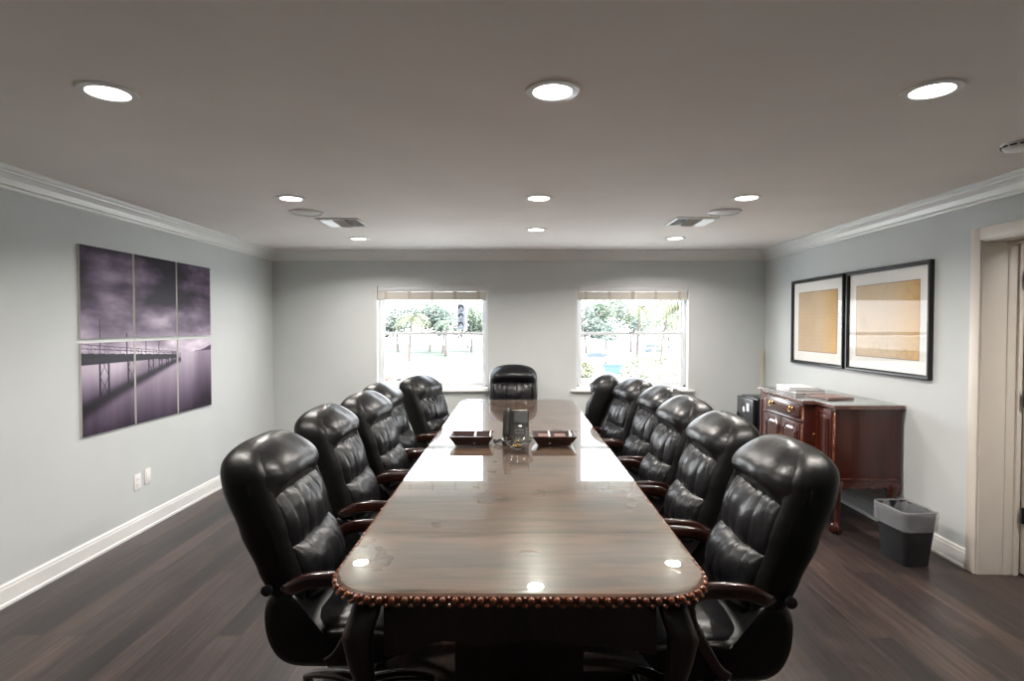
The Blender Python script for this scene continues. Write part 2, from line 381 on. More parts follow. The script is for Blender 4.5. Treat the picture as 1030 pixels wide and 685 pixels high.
hl = downlight(9, XR+.95, 2.55, 'added out-of-view downlight in the hallway ceiling, brightening the door jamb')  # extra lamp out of view, added to brighten the door jamb
S0 = None
for x, y, lab in ((-1.60, 4.49, 'round white ceiling speaker by the left air vent'), (1.585, 4.49, 'round white ceiling speaker by the right air vent')):
    if S0 is None:
        S0 = empty('ceiling_speaker', lab, 'speaker', (x, y, H), group='round ceiling speakers')
        MB().lathe([(.108, 0), (.112, -.012), (.122, -.010), (.124, 0)], 0, 0, 40, cap=False).build('rim', 'metalw', S0, smooth=True, auto=40)
        MB().lathe([(.0, -.010), (.1, -.009), (.109, -.004)], 0, 0, 40, cap=False).build('grille', 'metalw', S0, smooth=True)
    else: dup(S0, (x, y, H), label=lab)

def vent(x0, x1, y0, y1, sgn, lab):
    cx, cy = (x0+x1)/2, (y0+y1)/2
    v = empty('air_vent', lab, 'air vent', (cx, cy, H), group='ceiling air vents')
    hx, hy = (x1-x0)/2, (y1-y0)/2; fw = .03
    MB().box(-hx, hx, -hy, -hy+fw, -.01, 0).box(-hx, hx, hy-fw, hy, -.01, 0).box(-hx, -hx+fw, -hy+fw, hy-fw, -.01, 0).box(hx-fw, hx, -hy+fw, hy-fw, -.01, 0).build('frame', 'metalw', v, bevel=.003)
    MB().box(-hx+fw, hx-fw, -hy+fw, hy-fw, -.0015, -.0005).build('duct_opening', 'metald', v)
    # three banks of louvres aimed left, back and right
    w3 = (2*hx-2*fw)/3
    for b_ in range(3):
        xa = -hx+fw+b_*w3
        mb = MB()
        if b_ == 1:
            for k in range(9):
                y = -hy+fw+.012+k*(2*hy-2*fw-.01)/9
                mb.add([(xa+.004, y, -.004), (xa+w3-.004, y, -.004), (xa+w3-.004, y+.012, -.020), (xa+.004, y+.012, -.020), (xa+.004, y, -.0055), (xa+w3-.004, y, -.0055), (xa+w3-.004, y+.012, -.0215), (xa+.004, y+.012, -.0215)], [(0, 1, 2, 3), (4, 7, 6, 5), (0, 4, 5, 1), (3, 2, 6, 7)])
        else:
            d = -1 if b_ == 0 else 1
            for k in range(5):
                x = xa+.014+k*(w3-.014)/5; x2 = x+d*.014
                mb.add([(x, -hy+fw, -.004), (x, hy-fw, -.004), (x2, hy-fw, -.020), (x2, -hy+fw, -.020), (x+.0015, -hy+fw, -.004), (x+.0015, hy-fw, -.004), (x2+.0015, hy-fw, -.020), (x2+.0015, -hy+fw, -.020)], [(0, 1, 2, 3), (4, 7, 6, 5), (0, 4, 5, 1), (3, 2, 6, 7)])
        mb.build('louvre_bank', 'metalw', v)
vent(-1.62, -1.27, 4.74, 5.10, -1, 'square white air vent on the left side of the ceiling')
vent(1.28, 1.63, 4.72, 5.08, 1, 'square white air vent on the right side of the ceiling')
sd = empty('smoke_detector', 'small round smoke detector near the right ceiling edge', 'smoke detector', (2.40, 2.83, H))
MB().lathe([(.0, -.0), (.075, 0), (.075, -.012), (.06, -.03), (.03, -.036), (0, -.036)], 0, 0, 32, cap=False).build('housing', 'plate', sd, smooth=True, auto=40)
mb = MB()
for k in range(12):
    a = 2*pi*k/12
    mb.sweep([(.0725*cos(a-.18), .0725*sin(a-.18), -.016), (.0745*cos(a), .0745*sin(a), -.016), (.0725*cos(a+.18), .0725*sin(a+.18), -.016)], .006, .008, 6, 4)
mb.build('sensor_slot', 'black', sd)

# ------------------------------------------------------------------ wall plates
def wplate(name, lab, y, z, kind):
    p = empty(name, lab, 'wall plate', (XL, y, z))
    MB().box(0, .006, -.037, .037, -.06, .06).build('cover_plate', 'plate', p, bevel=.002)
    if kind == 'outlet':
        for s_ in (-.021, .021):
            r = MB().loft([[(x, .017*se(a, 3)[0], s_+.014*se(a, 3)[1]) for a in [2*pi*j/16 for j in range(16)]] for x in (.005, .0085)]).build('receptacle', 'plate', p)
            MB().box(.008, .0089, -.008, -.006, s_-.004, s_+.005).box(.008, .0089, .006, .008, s_-.004, s_+.005).build('slot', 'black', r)
    else:
        MB().box(.005, .0085, -.017, .017, -.034, .034).build('jack_insert', 'plate', p, bevel=.001)
wplate('outlet_plate', 'white outlet plate on the left wall, nearer and lower of the two', 4.335, .385, 'outlet')
wplate('data_plate', 'white blank data plate on the left wall, the one farther from the camera', 4.455, .40, 'jack')

# ------------------------------------------------------------------ pier artwork (six panels)
AY0, AY1, AZ0, AZ1 = 3.773, 5.386, .825, 2.08
def fb(x, y, s=1., o=4, seed=0):
    return noise.fractal(Vector((x*s, y*s, seed)), 1.0, 2.0, o)
def lerp(a, b, t): t = max(0, min(1, t)); return a+(b-a)*t
def art(y, z):
    hz = 1.335                                   # horizon
    if z > hz:
        t = (z-hz)/(AZ1-hz)
        c = fb(y, z*2.2, 1.6, 5, 3)*.5+fb(y*1.4, z*5, 2.2, 4, 9)*.25
        v = .64-.50*t+c*.62
        v += .50*math.exp(-((y-4.66)/.26)**2-((z-1.60)/.08)**2)+.16*math.exp(-((y-5.2)/.2)**2-((z-1.66)/.06)**2)+.22*math.exp(-((y-4.5)/.5)**2-((z-1.95)/.08)**2)
        v += .18*math.exp(-((z-hz-.06)/.09)**2)
        v -= .20*math.exp(-((z-1.78)/.1)**2)
    else:
        t = (hz-z)/(hz-AZ0)
        v = .82-.62*t**1.1+fb(y*3.5, z*.5, 1.5, 3, 5)*.10
        v -= .22*max(0, (y-4.9)/.5)
        v += .12*math.exp(-((y-4.1)/.25)**2-((z-1.2)/.1)**2)
    v = max(.12, min(.96, v))
    # far hill
    hh = .05*math.exp(-((y-5.42)/.14)**2)
    if 0 <= z-hz < hh: v = min(v, .32)
    dk = 1.0
    # deck with perspective thickness
    if y < 4.85:
        s = (y-AY0)/(4.85-AY0)
        top = lerp(1.372, 1.318, s); th = lerp(.078, .03, s)
        if top-th < z < top: dk = .10+.1*abs(fb(y*8, z*20, 2, 2))
        # railing
        rt = lerp(.062, .022, s)
        if top <= z < top+rt:
            per = lerp(.085, .03, s); 
            if (y % per) < .006 or abs(z-top-rt) < .005 or abs(z-top-rt*.5) < .003: dk = .35
        # trestles
        for py_, gap, zb in ((3.985, .085, 1.07), (4.27, .075, 1.13), (4.50, .06, 1.17), (4.62, .04, 1.2), (4.71, .03, 1.22), (4.78, .02, 1.24)):
            if zb < z < top:
                for q in (py_-gap/2, py_+gap/2):
                    if abs(y-q) < lerp(.010, .005, s): dk = min(dk, .16)
                if abs(y-py_) < gap/2:
                    f = ((z-zb) % (gap*1.6))/(gap*1.6)
                    xx = py_-gap/2+gap*f; x2 = py_+gap/2-gap*f
                    if abs(y-xx) < .004 or abs(y-x2) < .004: dk = min(dk, .4)
        # lamp posts
        for py_, zt in ((3.945, 1.60), (4.22, 1.50), (4.44, 1.455), (4.6, 1.43)):
            if top < z < zt and abs(y-py_) < .0055: dk = min(dk, .3)
    # blurred reflection of the pier
    s = (y-AY0)/(4.85-AY0)
    if s < 1.05 and z < 1.33:
        zc = lerp(.985, 1.27, s**.9 if s > 0 else 0); sg = lerp(.055, .02, s)
        dk *= 1-.86*math.exp(-((z-zc)/sg)**2)
        dk *= 1-.25*math.exp(-((z-zc-.07)/(sg*2))**2)
    v *= dk
    r = v**1.05*.93+.045; g = v**1.15*.90+.03; b = v**1.0*.93+.05
    f = lambda c: max(0, min(1, c))**2.2
    return (f(r), f(g), f(b), 1)
def print_grid(name, corner, U, V, nu, nv, fn, parent, m='print'):
    vs = []; cols = []
    for j in range(nv+1):
        for i in range(nu+1):
            p = Vector(corner)+Vector(U)*(i/nu)+Vector(V)*(j/nv); vs.append(tuple(p)); cols.append(fn(p))
    fs = [(j*(nu+1)+i, j*(nu+1)+i+1, (j+1)*(nu+1)+i+1, (j+1)*(nu+1)+i) for j in range(nv) for i in range(nu)]
    me = bpy.data.meshes.new(name); me.from_pydata(vs, [], fs)
    at = me.color_attributes.new('print', 'FLOAT_COLOR', 'POINT')
    at.data.foreach_set('color', [c for q in cols for c in q])
    me.materials.append(M[m]); o = bpy.data.objects.new(name, me); COL.objects.link(o); o.parent = parent
    return o
pw = (AY1-AY0-.044)/3; ph = (AZ1-AZ0-.03)/2
names = {(0, 1): 'dark purple cloud panel at the upper left of the pier picture', (1, 1): 'purple cloud panel with the bright patch, top middle of the pier picture', (2, 1): 'purple cloud panel at the upper right of the pier picture',
         (0, 0): 'panel showing the tall pier trestles, lower left of the set', (1, 0): 'panel showing the end of the pier, bottom middle of the set', (2, 0): 'panel of empty purple water, lower right of the set'}
for i in range(3):
    for j in range(2):
        y0 = AY0+i*(pw+.022); z0 = AZ0+j*(ph+.03)
        p = empty('canvas_panel', names[(i, j)], 'wall art', (XL, y0, z0), group='six canvas panels of the pier picture')
        MB().box(.0, .016, 0, pw, 0, ph).build('canvas_body', 'matboard', p, bevel=.002)
        print_grid('printed_face', (.0166, pw, 0), (0, -pw, 0), (0, 0, ph), 110, 120, (lambda q, y0=y0, z0=z0: art(y0+q.y, z0+q.z)), p)

# ------------------------------------------------------------------ framed prints on the right wall
def framed(y0, y1, lab, seed):
    z0, z1 = 1.175, 2.01; p = empty('framed_print', lab, 'picture', (XR, (y0+y1)/2, (z0+z1)/2), group='black framed prints on the right wall')
    hy, hz = (y1-y0)/2, (z1-z0)/2; fw = .03
    f = MB()
    prof = [(0, 0), (-.03, 0), (-.034, .006), (-.034, .018), (-.026, .03), (-.012, .03), (0, .03)]
    rings = []
    for sy, sz in ((-1, -1), (1, -1), (1, 1), (-1, 1)):
        rings.append([(x, sy*(hy-d), sz*(hz-d)) for x, d in prof])
    rings.append(rings[0]); f.loft(rings, cap=False); f.build('frame', 'black', p)
    MB().box(-.010, -.004, -hy+fw-.003, hy-fw+.003, -hz+fw-.003, hz-fw+.003).build('mat_board', 'matboard', p)
    ty, tz = hy-.125, hz-.125
    def fn(q):
        v = fb(q.y, q.z, 3, 5, seed)*.12; t = (hy-q.y)/(2*hy)     # +: nearer the camera
        e = min(ty-abs(q.y), tz-abs(q.z))
        base_ = (.56, .40, .22) if t < .7 else (.62, .38, .13)
        k = lerp(0, 1, (t-.55)/.3)
        c = [lerp(a, b, k) for a, b in zip((.56, .42, .27), (.60, .36, .12))]
        ln = 0
        if seed > 2 and abs(fb(q.y, q.z, 4, 3, 20+seed)) < .03: ln = -.12
        if ((q.z*28) % 1) < .18 and abs(fb(q.y*3, q.z*9, 5, 2, 4)) > .2: ln -= .06
        if e < .006: return (.03, .02, .015, 1)
        return tuple(max(0, x*(1+v)+ln*x) for x in c)+(1,)
    print_grid('print_sheet', (-.0112, ty, -tz), (0, -2*ty, 0), (0, 0, 2*tz), 90, 80, fn, p)
    MB().add([(-.020, -hy+fw-.002, -hz+fw-.002), (-.020, hy-fw+.002, -hz+fw-.002), (-.020, hy-fw+.002, hz-fw+.002), (-.020, -hy+fw-.002, hz-fw+.002)], [(0, 1, 2, 3)]).build('glass_sheet', 'pglass', p)
framed(5.135, 6.10, 'black framed tan print, the one farther from the camera', 1.0)
framed(4.065, 5.095, 'black framed orange-tan print nearest the doorway', 5.0)

# ------------------------------------------------------------------ conference table
TZ = .79; TC = .012; TW = .5875; TY0, TY1 = 1.655, 6.14
def rrect(hx, y0, y1, r, z, n=10):
    pts = []
    for cx, cy, a0 in ((hx-r, y0+r, -pi/2), (hx-r, y1-r, 0), (-hx+r, y1-r, pi/2), (-hx+r, y0+r, pi)):
        for k in range(n+1):
            a = a0+pi/2*k/n; pts.append((cx+r*cos(a), cy+r*sin(a), z))
    return pts
tcy = (TY0+TY1)/2; T = empty('conference_table', 'long mahogany conference table with glass top and carved beaded edge', 'table', (TC, tcy, 0))
a0, a1 = TY0-tcy, TY1-tcy
R = .19
MB().loft([rrect(TW-.035, a0+.035, a1-.035, R-.03, .735), rrect(TW-.012, a0+.012, a1-.012, R-.012, .745), rrect(TW-.012, a0+.012, a1-.012, R-.012, .772), rrect(TW-.02, a0+.02, a1-.02, R-.02, .778)]).build('tabletop', 'tabletop', T, smooth=True, auto=30)
MB().loft([rrect(TW-.018, a0+.018, a1-.018, R-.018, .7785, 16), rrect(TW-.0165, a0+.0165, a1-.0165, R-.0165, .7795, 16), rrect(TW-.0165, a0+.0165, a1-.0165, R-.0165, TZ-.002, 16), rrect(TW-.019, a0+.019, a1-.019, R-.019, TZ, 16)]).build('glass_top', 'tglass', T)
# carved edge: beads and leaves along the rim
per = rrect(TW-.008, a0+.008, a1-.008, R-.008, 0, 40)
P = [Vector((p[0], p[1], 0)) for p in per]; P.append(P[0])
seg = [0]
for i in range(1, len(P)): seg.append(seg[-1]+(P[i]-P[i-1]).length)
def along(s):
    s = s % seg[-1]
    for i in range(1, len(P)):
        if seg[i] >= s:
            t = (s-seg[i-1])/max(1e-9, seg[i]-seg[i-1]); return P[i-1].lerp(P[i], t), (P[i]-P[i-1]).normalized()
mb = MB(); nb = 300; st_ = seg[-1]/nb
nb2 = 0
for k in range(nb):
    p, t = along(k*st_); ang = atan2(t.y, t.x); ca, sa = cos(ang), sin(ang)
    for off, zz, ru, rw, rz in ((0, .763, .0115, .010, .010), (st_/2, .748, .009, .009, .006), (st_/2, .770, .005, .006, .004)):
        q = p+t*off; o = len(mb.v); mb.ellipsoid((0, 0, 0), (ru, rw, rz), 8, 6)
        for i in range(o, len(mb.v)):
            x, y, z = mb.v[i]; mb.v[i] = (q.x+x*ca-y*sa, q.y+x*sa+y*ca, zz+z)
mb.build('carved_edge', 'carve', T, smooth=True)
# scalloped apron
ax, ay0, ay1 = .42, a0+.13, a1-.13
def apron_h(s, L):   # depth below the top at distance s along a side of length L
    e = min(s, L-s); 
    h = .15
    if e < .22: h = .15+.035*(.5+.5*cos(pi*max(0, (e-.05))/.17)) if e > .05 else .185
    return h+.010*cos(2*pi*s/.30)
def apron_side(p0, p1, th, shallow=False):
    p0 = Vector(p0); p1 = Vector(p1); L = (p1-p0).length; d = (p1-p0)/L; nrm = Vector((-d.y, d.x, 0)); n = max(24, int(L/.03)); rings = []
    for i in range(n+1):
        s = L*i/n; p = p0+d*s; h = apron_h(s, L)
        if shallow: h = .046+.006*cos(2*pi*s/.30)
        rings.append([tuple(p+nrm*a+Vector((0, 0, b))) for a, b in ((0, .736), (0, .724-h), (th, .724-h), (th, .736))])
    return MB().loft(rings)
for q0, q1 in (((-ax, ay0, 0), (ax, ay0, 0)), ((ax, ay0, 0), (ax, ay1, 0)), ((ax, ay1, 0), (-ax, ay1, 0)), ((-ax, ay1, 0), (-ax, ay0, 0))):
    apron_side(q0, q1, .022, q0[0] == q1[0]).build('apron', 'tablebase', T)
def cabriole(h, sx, sy, w=.075):
    # S-curved leg with a ball foot, knee bulging towards (sx, sy)
    prof = [(1.0, 0, 1.0), (.93, .1, 1.12), (.85, .28, 1.1), (.72, .22, .86), (.55, .02, .62), (.38, -.08, .48), (.22, -.02, .42), (.12, .12, .44), (.085, .2, .5)]
    rings = []
    for t, off, k in prof:
        rings.append([(sx*off*w*1.2+se(a, 3)[0]*w/2*k, sy*off*w*1.2+se(a, 3)[1]*w/2*k, t*h) for a in [2*pi*j/14 for j in range(14)]])
    mb = MB().loft(rings)
    mb.ellipsoid((sx*w*.26, sy*w*.26, .034), (w*.45, w*.45, .034), 14, 9)
    for k in range(4):
        a = atan2(sy, sx)+(-.9, -.3, .3, .9)[k]
        cx_, cy_ = sx*w*.26, sy*w*.26
        mb.sweep([(cx_+cos(a)*w*.22, cy_+sin(a)*w*.22, .078), (cx_+cos(a)*w*.44, cy_+sin(a)*w*.44, .055), (cx_+cos(a)*w*.5, cy_+sin(a)*w*.5, .03), (cx_+cos(a)*w*.44, cy_+sin(a)*w*.44, .008)], .012, .012, 6, 2, up=(sin(a), -cos(a), 0))
    return mb
for sx in (-1, 1):
    for yy, sy in ((a0+.17, -1), (a1-.17, 1)):
        cabriole(.70, sx, sy, .085).build('leg', 'tablebase', T, smooth=True, loc=(sx*(ax+.055), yy, 0))
for yy, ph_w in ((-1.45, .24), (1.45, .13)):
    MB().box(-ph_w, ph_w, yy-.3, yy+.3, .07, .736).box(-ph_w-.03, ph_w+.03, yy-.34, yy+.34, 0, .07).build('pedestal', 'tablebase', T, bevel=.008)

# ------------------------------------------------------------------ leather chairs
def cv(x, pts):
    if x <= pts[0][0]: return pts[0][1]
    for (a, b), (c, d) in zip(pts, pts[1:]):
        if x <= c:
            t = (x-a)/(c-a); t = t*t*(3-2*t)*.5+t*.5; return b+(d-b)*t
    return pts[-1][1]
BF = [(.46, -.155), (.60, -.140), (.8, -.195), (1.0, -.262), (1.12, -.32)]   # front face of the back body
BB = [(.46, -.26), (.55, -.295), (.65, -.345), (.8, -.41), (.95, -.47), (1.05, -.49), (1.12, -.485)]
def recess(z): return .045*max(0, min(1, (.955-z)/.03))*max(0, min(1, (z-.49)/.03))
HWp = [(.46, .24), (.6, .255), (.8, .268), (.95, .268), (1.12, .258)]
ZT = 1.115
def halfw(z):
    a = cv(z, HWp); z0 = .955
    if z > z0: a *= max(0., 1-(min(1, (z-z0)/(ZT+.0004-z0)))**2.9)**(1/2.9)
    return a
def back_body():
    rings = []; n = 72
    zs = [.44+(ZT-.44)*(1-(1-i/54)**2) for i in range(55)]
    for z in zs:
        f, b = cv(z, BF), cv(z, BB); a = halfw(z); a = max(a, .006)
        k = 1.0
        if z > .98: k = max(.03, (1-((z-.98)/(ZT+.0004-.98))**2.3))**(1/2.3)
        if z < .48: k = .75+.25*(z-.44)/.04
        cx = (f+b)/2+(1-k)*.02; th = (f-b)/2*k*1.06
        ring = []
        for j in range(n):
            s_, c = se(2*pi*j/n, 3.6)
            # slight gathers on the seams
            g = 1+.012*sin(z*95)*max(0, c)*abs(s_)**3
            ring.append((cx+th*c*g-(recess(z)*max(0, 1-abs(s_/.86)**7) if c > 0 else 0), a*s_, z))
        rings.append(ring)
    return MB().loft(rings)
def cushion(z0, z1, d, seed, pleat, wrap=1.0, top=False):
    rings = []; nv, nu = 34, 168
    for i in range(nv+1):
        w = -cos(pi*i/nv); zc = (z0+z1)/2+(z1-z0)/2*w
        fall = max(0., 1-abs(w)**3.0)**.5
        f = cv(zc, BF); a = max(halfw(min(zc, ZT-.002)), .02)*.965*wrap
        a *= .93+.07*fall
        dep = d*fall+.004
        if top and w > 0: dep = d*max(0., 1-abs(w)**2.2)**.5+.004
        ring = []
        for j in range(nu):
            s_, c = se(2*pi*j/nu, 2.9); u = s_
            x = f-(.03 if top else .047)*(1 if not top else max(0, min(1, (1.09-zc)/.05)))-.004+(dep*c if c > 0 else .03*c)
            if c > 0:
                ed = 1-abs(u)**2
                g = sin(u*pleat+seed+1.3*sin(u*3+seed))*.5+.5*sin(u*pleat*1.7+seed*2)
                e2 = (math.exp(-(1-w)/.75) if w > -.6 else math.exp(-1.6/.75)+.9*(-w-.6))+.12
                fold = abs(sin(u*pleat*.62*(1+.10*w)+seed+.5*sin(u*4+w*1.5+seed))); x += -.020*(1-fold)**2.2*e2*ed*c
                x += .009*noise.noise(Vector((u*2.2+seed, w*1.7, seed)))*c
            yj = a*u+.004*noise.noise(Vector((w*6, u*3, seed)))
            zz = zc+.004*noise.noise(Vector((u*4+seed, w*2, 3.3)))*(1 if abs(w) < .98 else 0)
            ring.append((x, yj, zz))
        rings.append(ring)
    return MB().loft(rings)
def head_cap():
    rings = []; n = 160; N_ = 34
    for i in range(N_+1):
        zb = .926+(ZT-.926)*(1-(1-i/N_)**2.2); z = zb+.005*((zb-.926)/.189)**2; f, b = cv(zb, BF), cv(zb, BB); a = max(halfw(zb), .006)
        k = 1.0
        if zb > .98: k = max(.03, (1-((zb-.98)/(ZT+.0004-.98))**2.3))**(1/2.3)
        cx = (f+b)/2+(1-k)*.02; th = (f-b)/2*k*1.06
        e = min(1, i/6); e = sin(e*pi/2)                       # rolls in at the groove below
        bul = (.004+.034*sin(min(1, max(0, (zb-.915)/.19))*pi*.8)*e)*k-.030*(1-e)
        ring = []
        for j in range(n):
            s_, c = se(2*pi*j/n, 3.6)
            sag = -.016*abs(s_)**3*(1-i/N_)                        # groove arches up in the middle
            w_ = .007*k*noise.noise(Vector((a*s_*11, z*15, 2.2)))*max(0, c)
            edge = -.006*abs(sin(z*120+s_*2))*abs(s_)**8*max(0, c)
            if c > .25: x = cx+th*c*1.02+bul*(c**1.2)*max(0, 1-abs(s_/.93)**6)+w_+edge*k
            else: x = cx+th*(.25+(c-.25)*.12)
            ring.append((x, a*s_*(1.006 if c > -.2 else .9)*(.985+.015*e), z+sag))
        rings.append(ring)
    return MB().loft(rings)
def profile_loft(prof, hw, n=14, e=3.5, inset=.06):
    cx = sum(p[0] for p in prof)/len(prof); cz = sum(p[1] for p in prof)/len(prof); rings = []
    for i in range(n+1):
        u = -cos(pi*i/n); k = (1-abs(u)**e)**(1/e)
        ins = inset*(1-k)
        r = []
        for x, z in prof:
            dx, dz = x-cx, z-cz; L = sqrt(dx*dx+dz*dz); s_ = max(0, (L-ins)/L); r.append((cx+dx*s_, u*hw, cz+dz*s_))
        rings.append(r)
    return MB().loft(rings)
def smoothp(pts, it=2):
    for _ in range(it):
        q = []
        for i in range(len(pts)):
            a, b = pts[i], pts[(i+1) % len(pts)]
            q += [(a[0]*.75+b[0]*.25, a[1]*.75+b[1]*.25), (a[0]*.25+b[0]*.75, a[1]*.25+b[1]*.75)]
        pts = q
    return pts
def spline(pts, n=6):
    P = [Vector(p) for p in pts]; out = []
    for i in range(len(P)-1):
        p0 = P[max(i-1, 0)]; p1 = P[i]; p2 = P[i+1]; p3 = P[min(i+2, len(P)-1)]
        for k in range(n):
            t = k/n; out.append(tuple(.5*((2*p1)+(p2-p0)*t+(2*p0-5*p1+4*p2-p3)*t*t+(3*p1-p0-3*p2+p3)*t**3)))
    out.append(tuple(P[-1])); return out
def make_chair(label):
    t = empty('office_chair', label, 'chair', group='black leather chairs round the table')
    back_body().build('backrest', 'leather2', t, smooth=True)
    head_cap().build('headrest_cushion', 'leather', t, smooth=True)
    cushion(.715, .945, .060, 2.7, 13, .86).build('middle_cushion', 'leather', t, smooth=True)
    cushion(.50, .745, .090, 4.1, 11, .86).build('lumbar_cushion', 'leather', t, smooth=True)
    shell = smoothp([(-.20, .60), (-.305, .58), (-.315, .44), (-.27, .33), (-.17, .29), (.10, .30), (.215, .345), (.235, .40), (.2, .44), (-.12, .46), (-.16, .54)], 3)
    profile_loft(shell, .262, 16, 4, .05).build('seat_shell', 'leather2', t, smooth=True)
    # seat cushion
    rings = []
    for i in range(25):
        w = -cos(pi*i/24); x = -.005+.245*w; fall = max(0, 1-abs(w)**3.2)**.5; a = .245*(.9+.1*fall); ring = []
        for j in range(40):
            s_, c = se(2*pi*j/40, 3)
            top = .062*fall+.004
            z = .425+(top*c if c > 0 else .04*c*fall)
            if c > 0: z += -.012*math.exp(-((x+.05)/.14)**2-(s_*1.4)**2)+.005*noise.noise(Vector((s_*3, w*3, 1.1)))*c-.004*abs(sin(s_*11))*abs(w)**2*c
            if w > .5: z -= .035*((w-.5)/.5)**2
            ring.append((x, a*s_, z))
        rings.append(ring)
    MB().loft(rings).build('seat_cushion', 'leather', t, smooth=True)
    for s_ in (-1, 1):
        y = s_*.283
        path = spline([(-.235, y*.82, .58), (-.185, y*.97, .612), (-.11, y, .642), (.01, y, .645), (.068, y, .625), (.08, y, .585), (.07, y, .53), (.02, y, .44), (-.02, y, .375), (-.06, y*.985, .345)], 5)
        n = len(path); tp = [.75+.35*sin(pi*min(1, i/(n*.55)))**.6 if i < n*.55 else .95-.2*(i/n-.55)/.45 for i in range(n)]
        MB().sweep(path, .052, .03, 14, 3.2, up=(0, 1, 0) if 0 else (0, s_, .0001), taper=tp).build('armrest', 'armwood', t, smooth=True)
    for s_ in (-1, 1):
        kb = MB().lathe([(0, 0), (.009, 0), (.009, .018), (.018, .022), (.02, .04), (0, .045)], 0, 0, 14)
        k = kb.build('tilt_knob', 'blackpl', t, smooth=True, auto=40); k.location = (-.275, s_*.238, .60); k.rotation_euler = (s_*-pi/2, 0, 0)
    MB().box(-.12, .1, -.1, .1, .255, .30).build('tilt_mechanism', 'blackpl', t, bevel=.01)
    MB().lathe([(.0, .10), (.028, .10), (.028, .19), (.016, .19), (.016, .26), (0, .26)], 0, 0, 18, cap=False).build('gas_column', 'blackpl', t, smooth=True, auto=30)
    MB().lathe([(.0, .075), (.045, .075), (.05, .1), (.035, .125), (.0, .13)], 0, 0, 20, cap=False).build('hub', 'blackpl', t, smooth=True)
    for k in range(5):
        a = 2*pi*k/5+.3; c, s_ = cos(a), sin(a)
        path = spline([(.03*c, .03*s_, .105), (.12*c, .12*s_, .108), (.22*c, .22*s_, .092), (.285*c, .285*s_, .07)], 4)
        lg = MB().sweep(path, .055, .032, 12, 3, taper=[1.15-.45*i/(len(path)-1) for i in range(len(path))]).build('leg', 'armwood', t, smooth=True)
        w_ = MB()
        for q in (-.014, .014):
            cx, cy = .285*c-s_*q, .285*s_+c*q; d = Vector((-s_, c, 0)); R_ = .027; rings = []
            for h in (-.009, -.007, .007, .009):
                rr = R_ if abs(h) < .008 else R_*.85
                rings.append([tuple(Vector((cx, cy, R_))+d*h+Vector((c, s_, 0))*rr*cos(2*pi*j/16)+Vector((0, 0, 1))*rr*sin(2*pi*j/16)) for j in range(16)])
            w_.loft(rings)
        w_.sweep([(.285*c, .285*s_, .03), (.285*c, .285*s_, .062)], .018, .018, 8, 2, up=(0, 1, 0))
        w_.build('caster', 'blackpl', lg)
    return t
chairs = [  # x of the column, y, heading (deg, 0 = facing +X), label
    (-.62, 2.35, 0, 'black leather chair at the near left corner of the table, largest on the left'),
    (-.67, 3.20, 0, 'black leather chair on the left side, second from the camera'),
    (-.63, 3.84, -5, 'black leather chair on the left side, third from the camera'),
    (-.67, 4.47, -3, 'black leather chair on the left side, mostly hidden behind the third one'),
    (-.50, 5.10, -18, 'black leather chair on the left side below the left window, last of its row'),
    (.67, 2.27, 180, 'black leather chair at the near right corner of the table, largest on the right'),
    (.67, 2.93, 181, 'black leather chair on the right side, second from the camera'),
    (.68, 3.58, 184, 'black leather chair on the right side, third from the camera'),
    (.70, 4.22, 186, 'black leather chair on the right side, fourth from the camera, half hidden'),
    (.625, 4.83, 188, 'black leather chair on the right side below the right window, second from the far end'),
    (.49, 5.53, 165, 'narrow-looking black leather chair seen edge-on at the far right of the table'),
    (-.03, 6.20, -90, 'black leather chair at the far head of the table facing the camera')]
c0 = None
for x, y, a, lab in chairs:
    if c0 is None: c0 = make_chair(lab); c0.location = (x, y, 0); c0.rotation_euler.z = radians(a)
    else: dup(c0, (x, y, 0), radians(a), lab)

# ------------------------------------------------------------------ things on the table
def tray(x, y, lab, fill):
    t = empty('desk_tray', lab, 'tray', (x, y, TZ), group='wooden trays on the table')
    mb = MB(); r = lambda hx, hy, z: [(-hx, -hy, z), (hx, -hy, z), (hx, hy, z), (-hx, hy, z)]
    mb.loft([r(.105, .075, 0), r(.142, .11, .06), r(.134, .102, .06), r(.099, .069, .008)])
    mb.build('tray_body', 'traywood', t)
    for q in (-.03, .108) if fill else (.02, .118):
        MB().box(q-.003, q+.003, -.085, .085, .012, .066).build('divider', 'paper', t)
    return t
t1 = tray(-.285, 3.80, 'dark flared wooden tray left of the phone', 0)
t2 = tray(.245, 3.80, 'dark flared wooden tray right of the phone holding brown cards', 1)
for k, (px_, lab) in enumerate(((.18, 'stack of orange-brown cards in the left part of the right tray'), (.285, 'stack of brown cards in the middle of the right tray'))):
    mb = MB()
    for i in range(8): mb.box(-.036, .036, -.05, .05, i*.0055, i*.0055+.0045)
    tag(mb.build('card_stack', M['carve'], loc=(px_, 3.80, TZ+.0095)), lab, 'card stack')
# phone
ph_ = empty('desk_phone', 'dark desk phone with a screen and a handset on its left side', 'phone', (.0, 3.86, TZ), rz=radians(-3))
prof = [(-.085, 0), (-.09, .012), (.015, .200), (.03, .205), (.04, .19), (.03, .04), (.06, 0)]
mb = MB(); mb.loft([[(x, y_, z_) for y_, z_ in prof] for x in (-.085, .085)]); mb.build('phone_body', 'phone', ph_, bevel=.004)
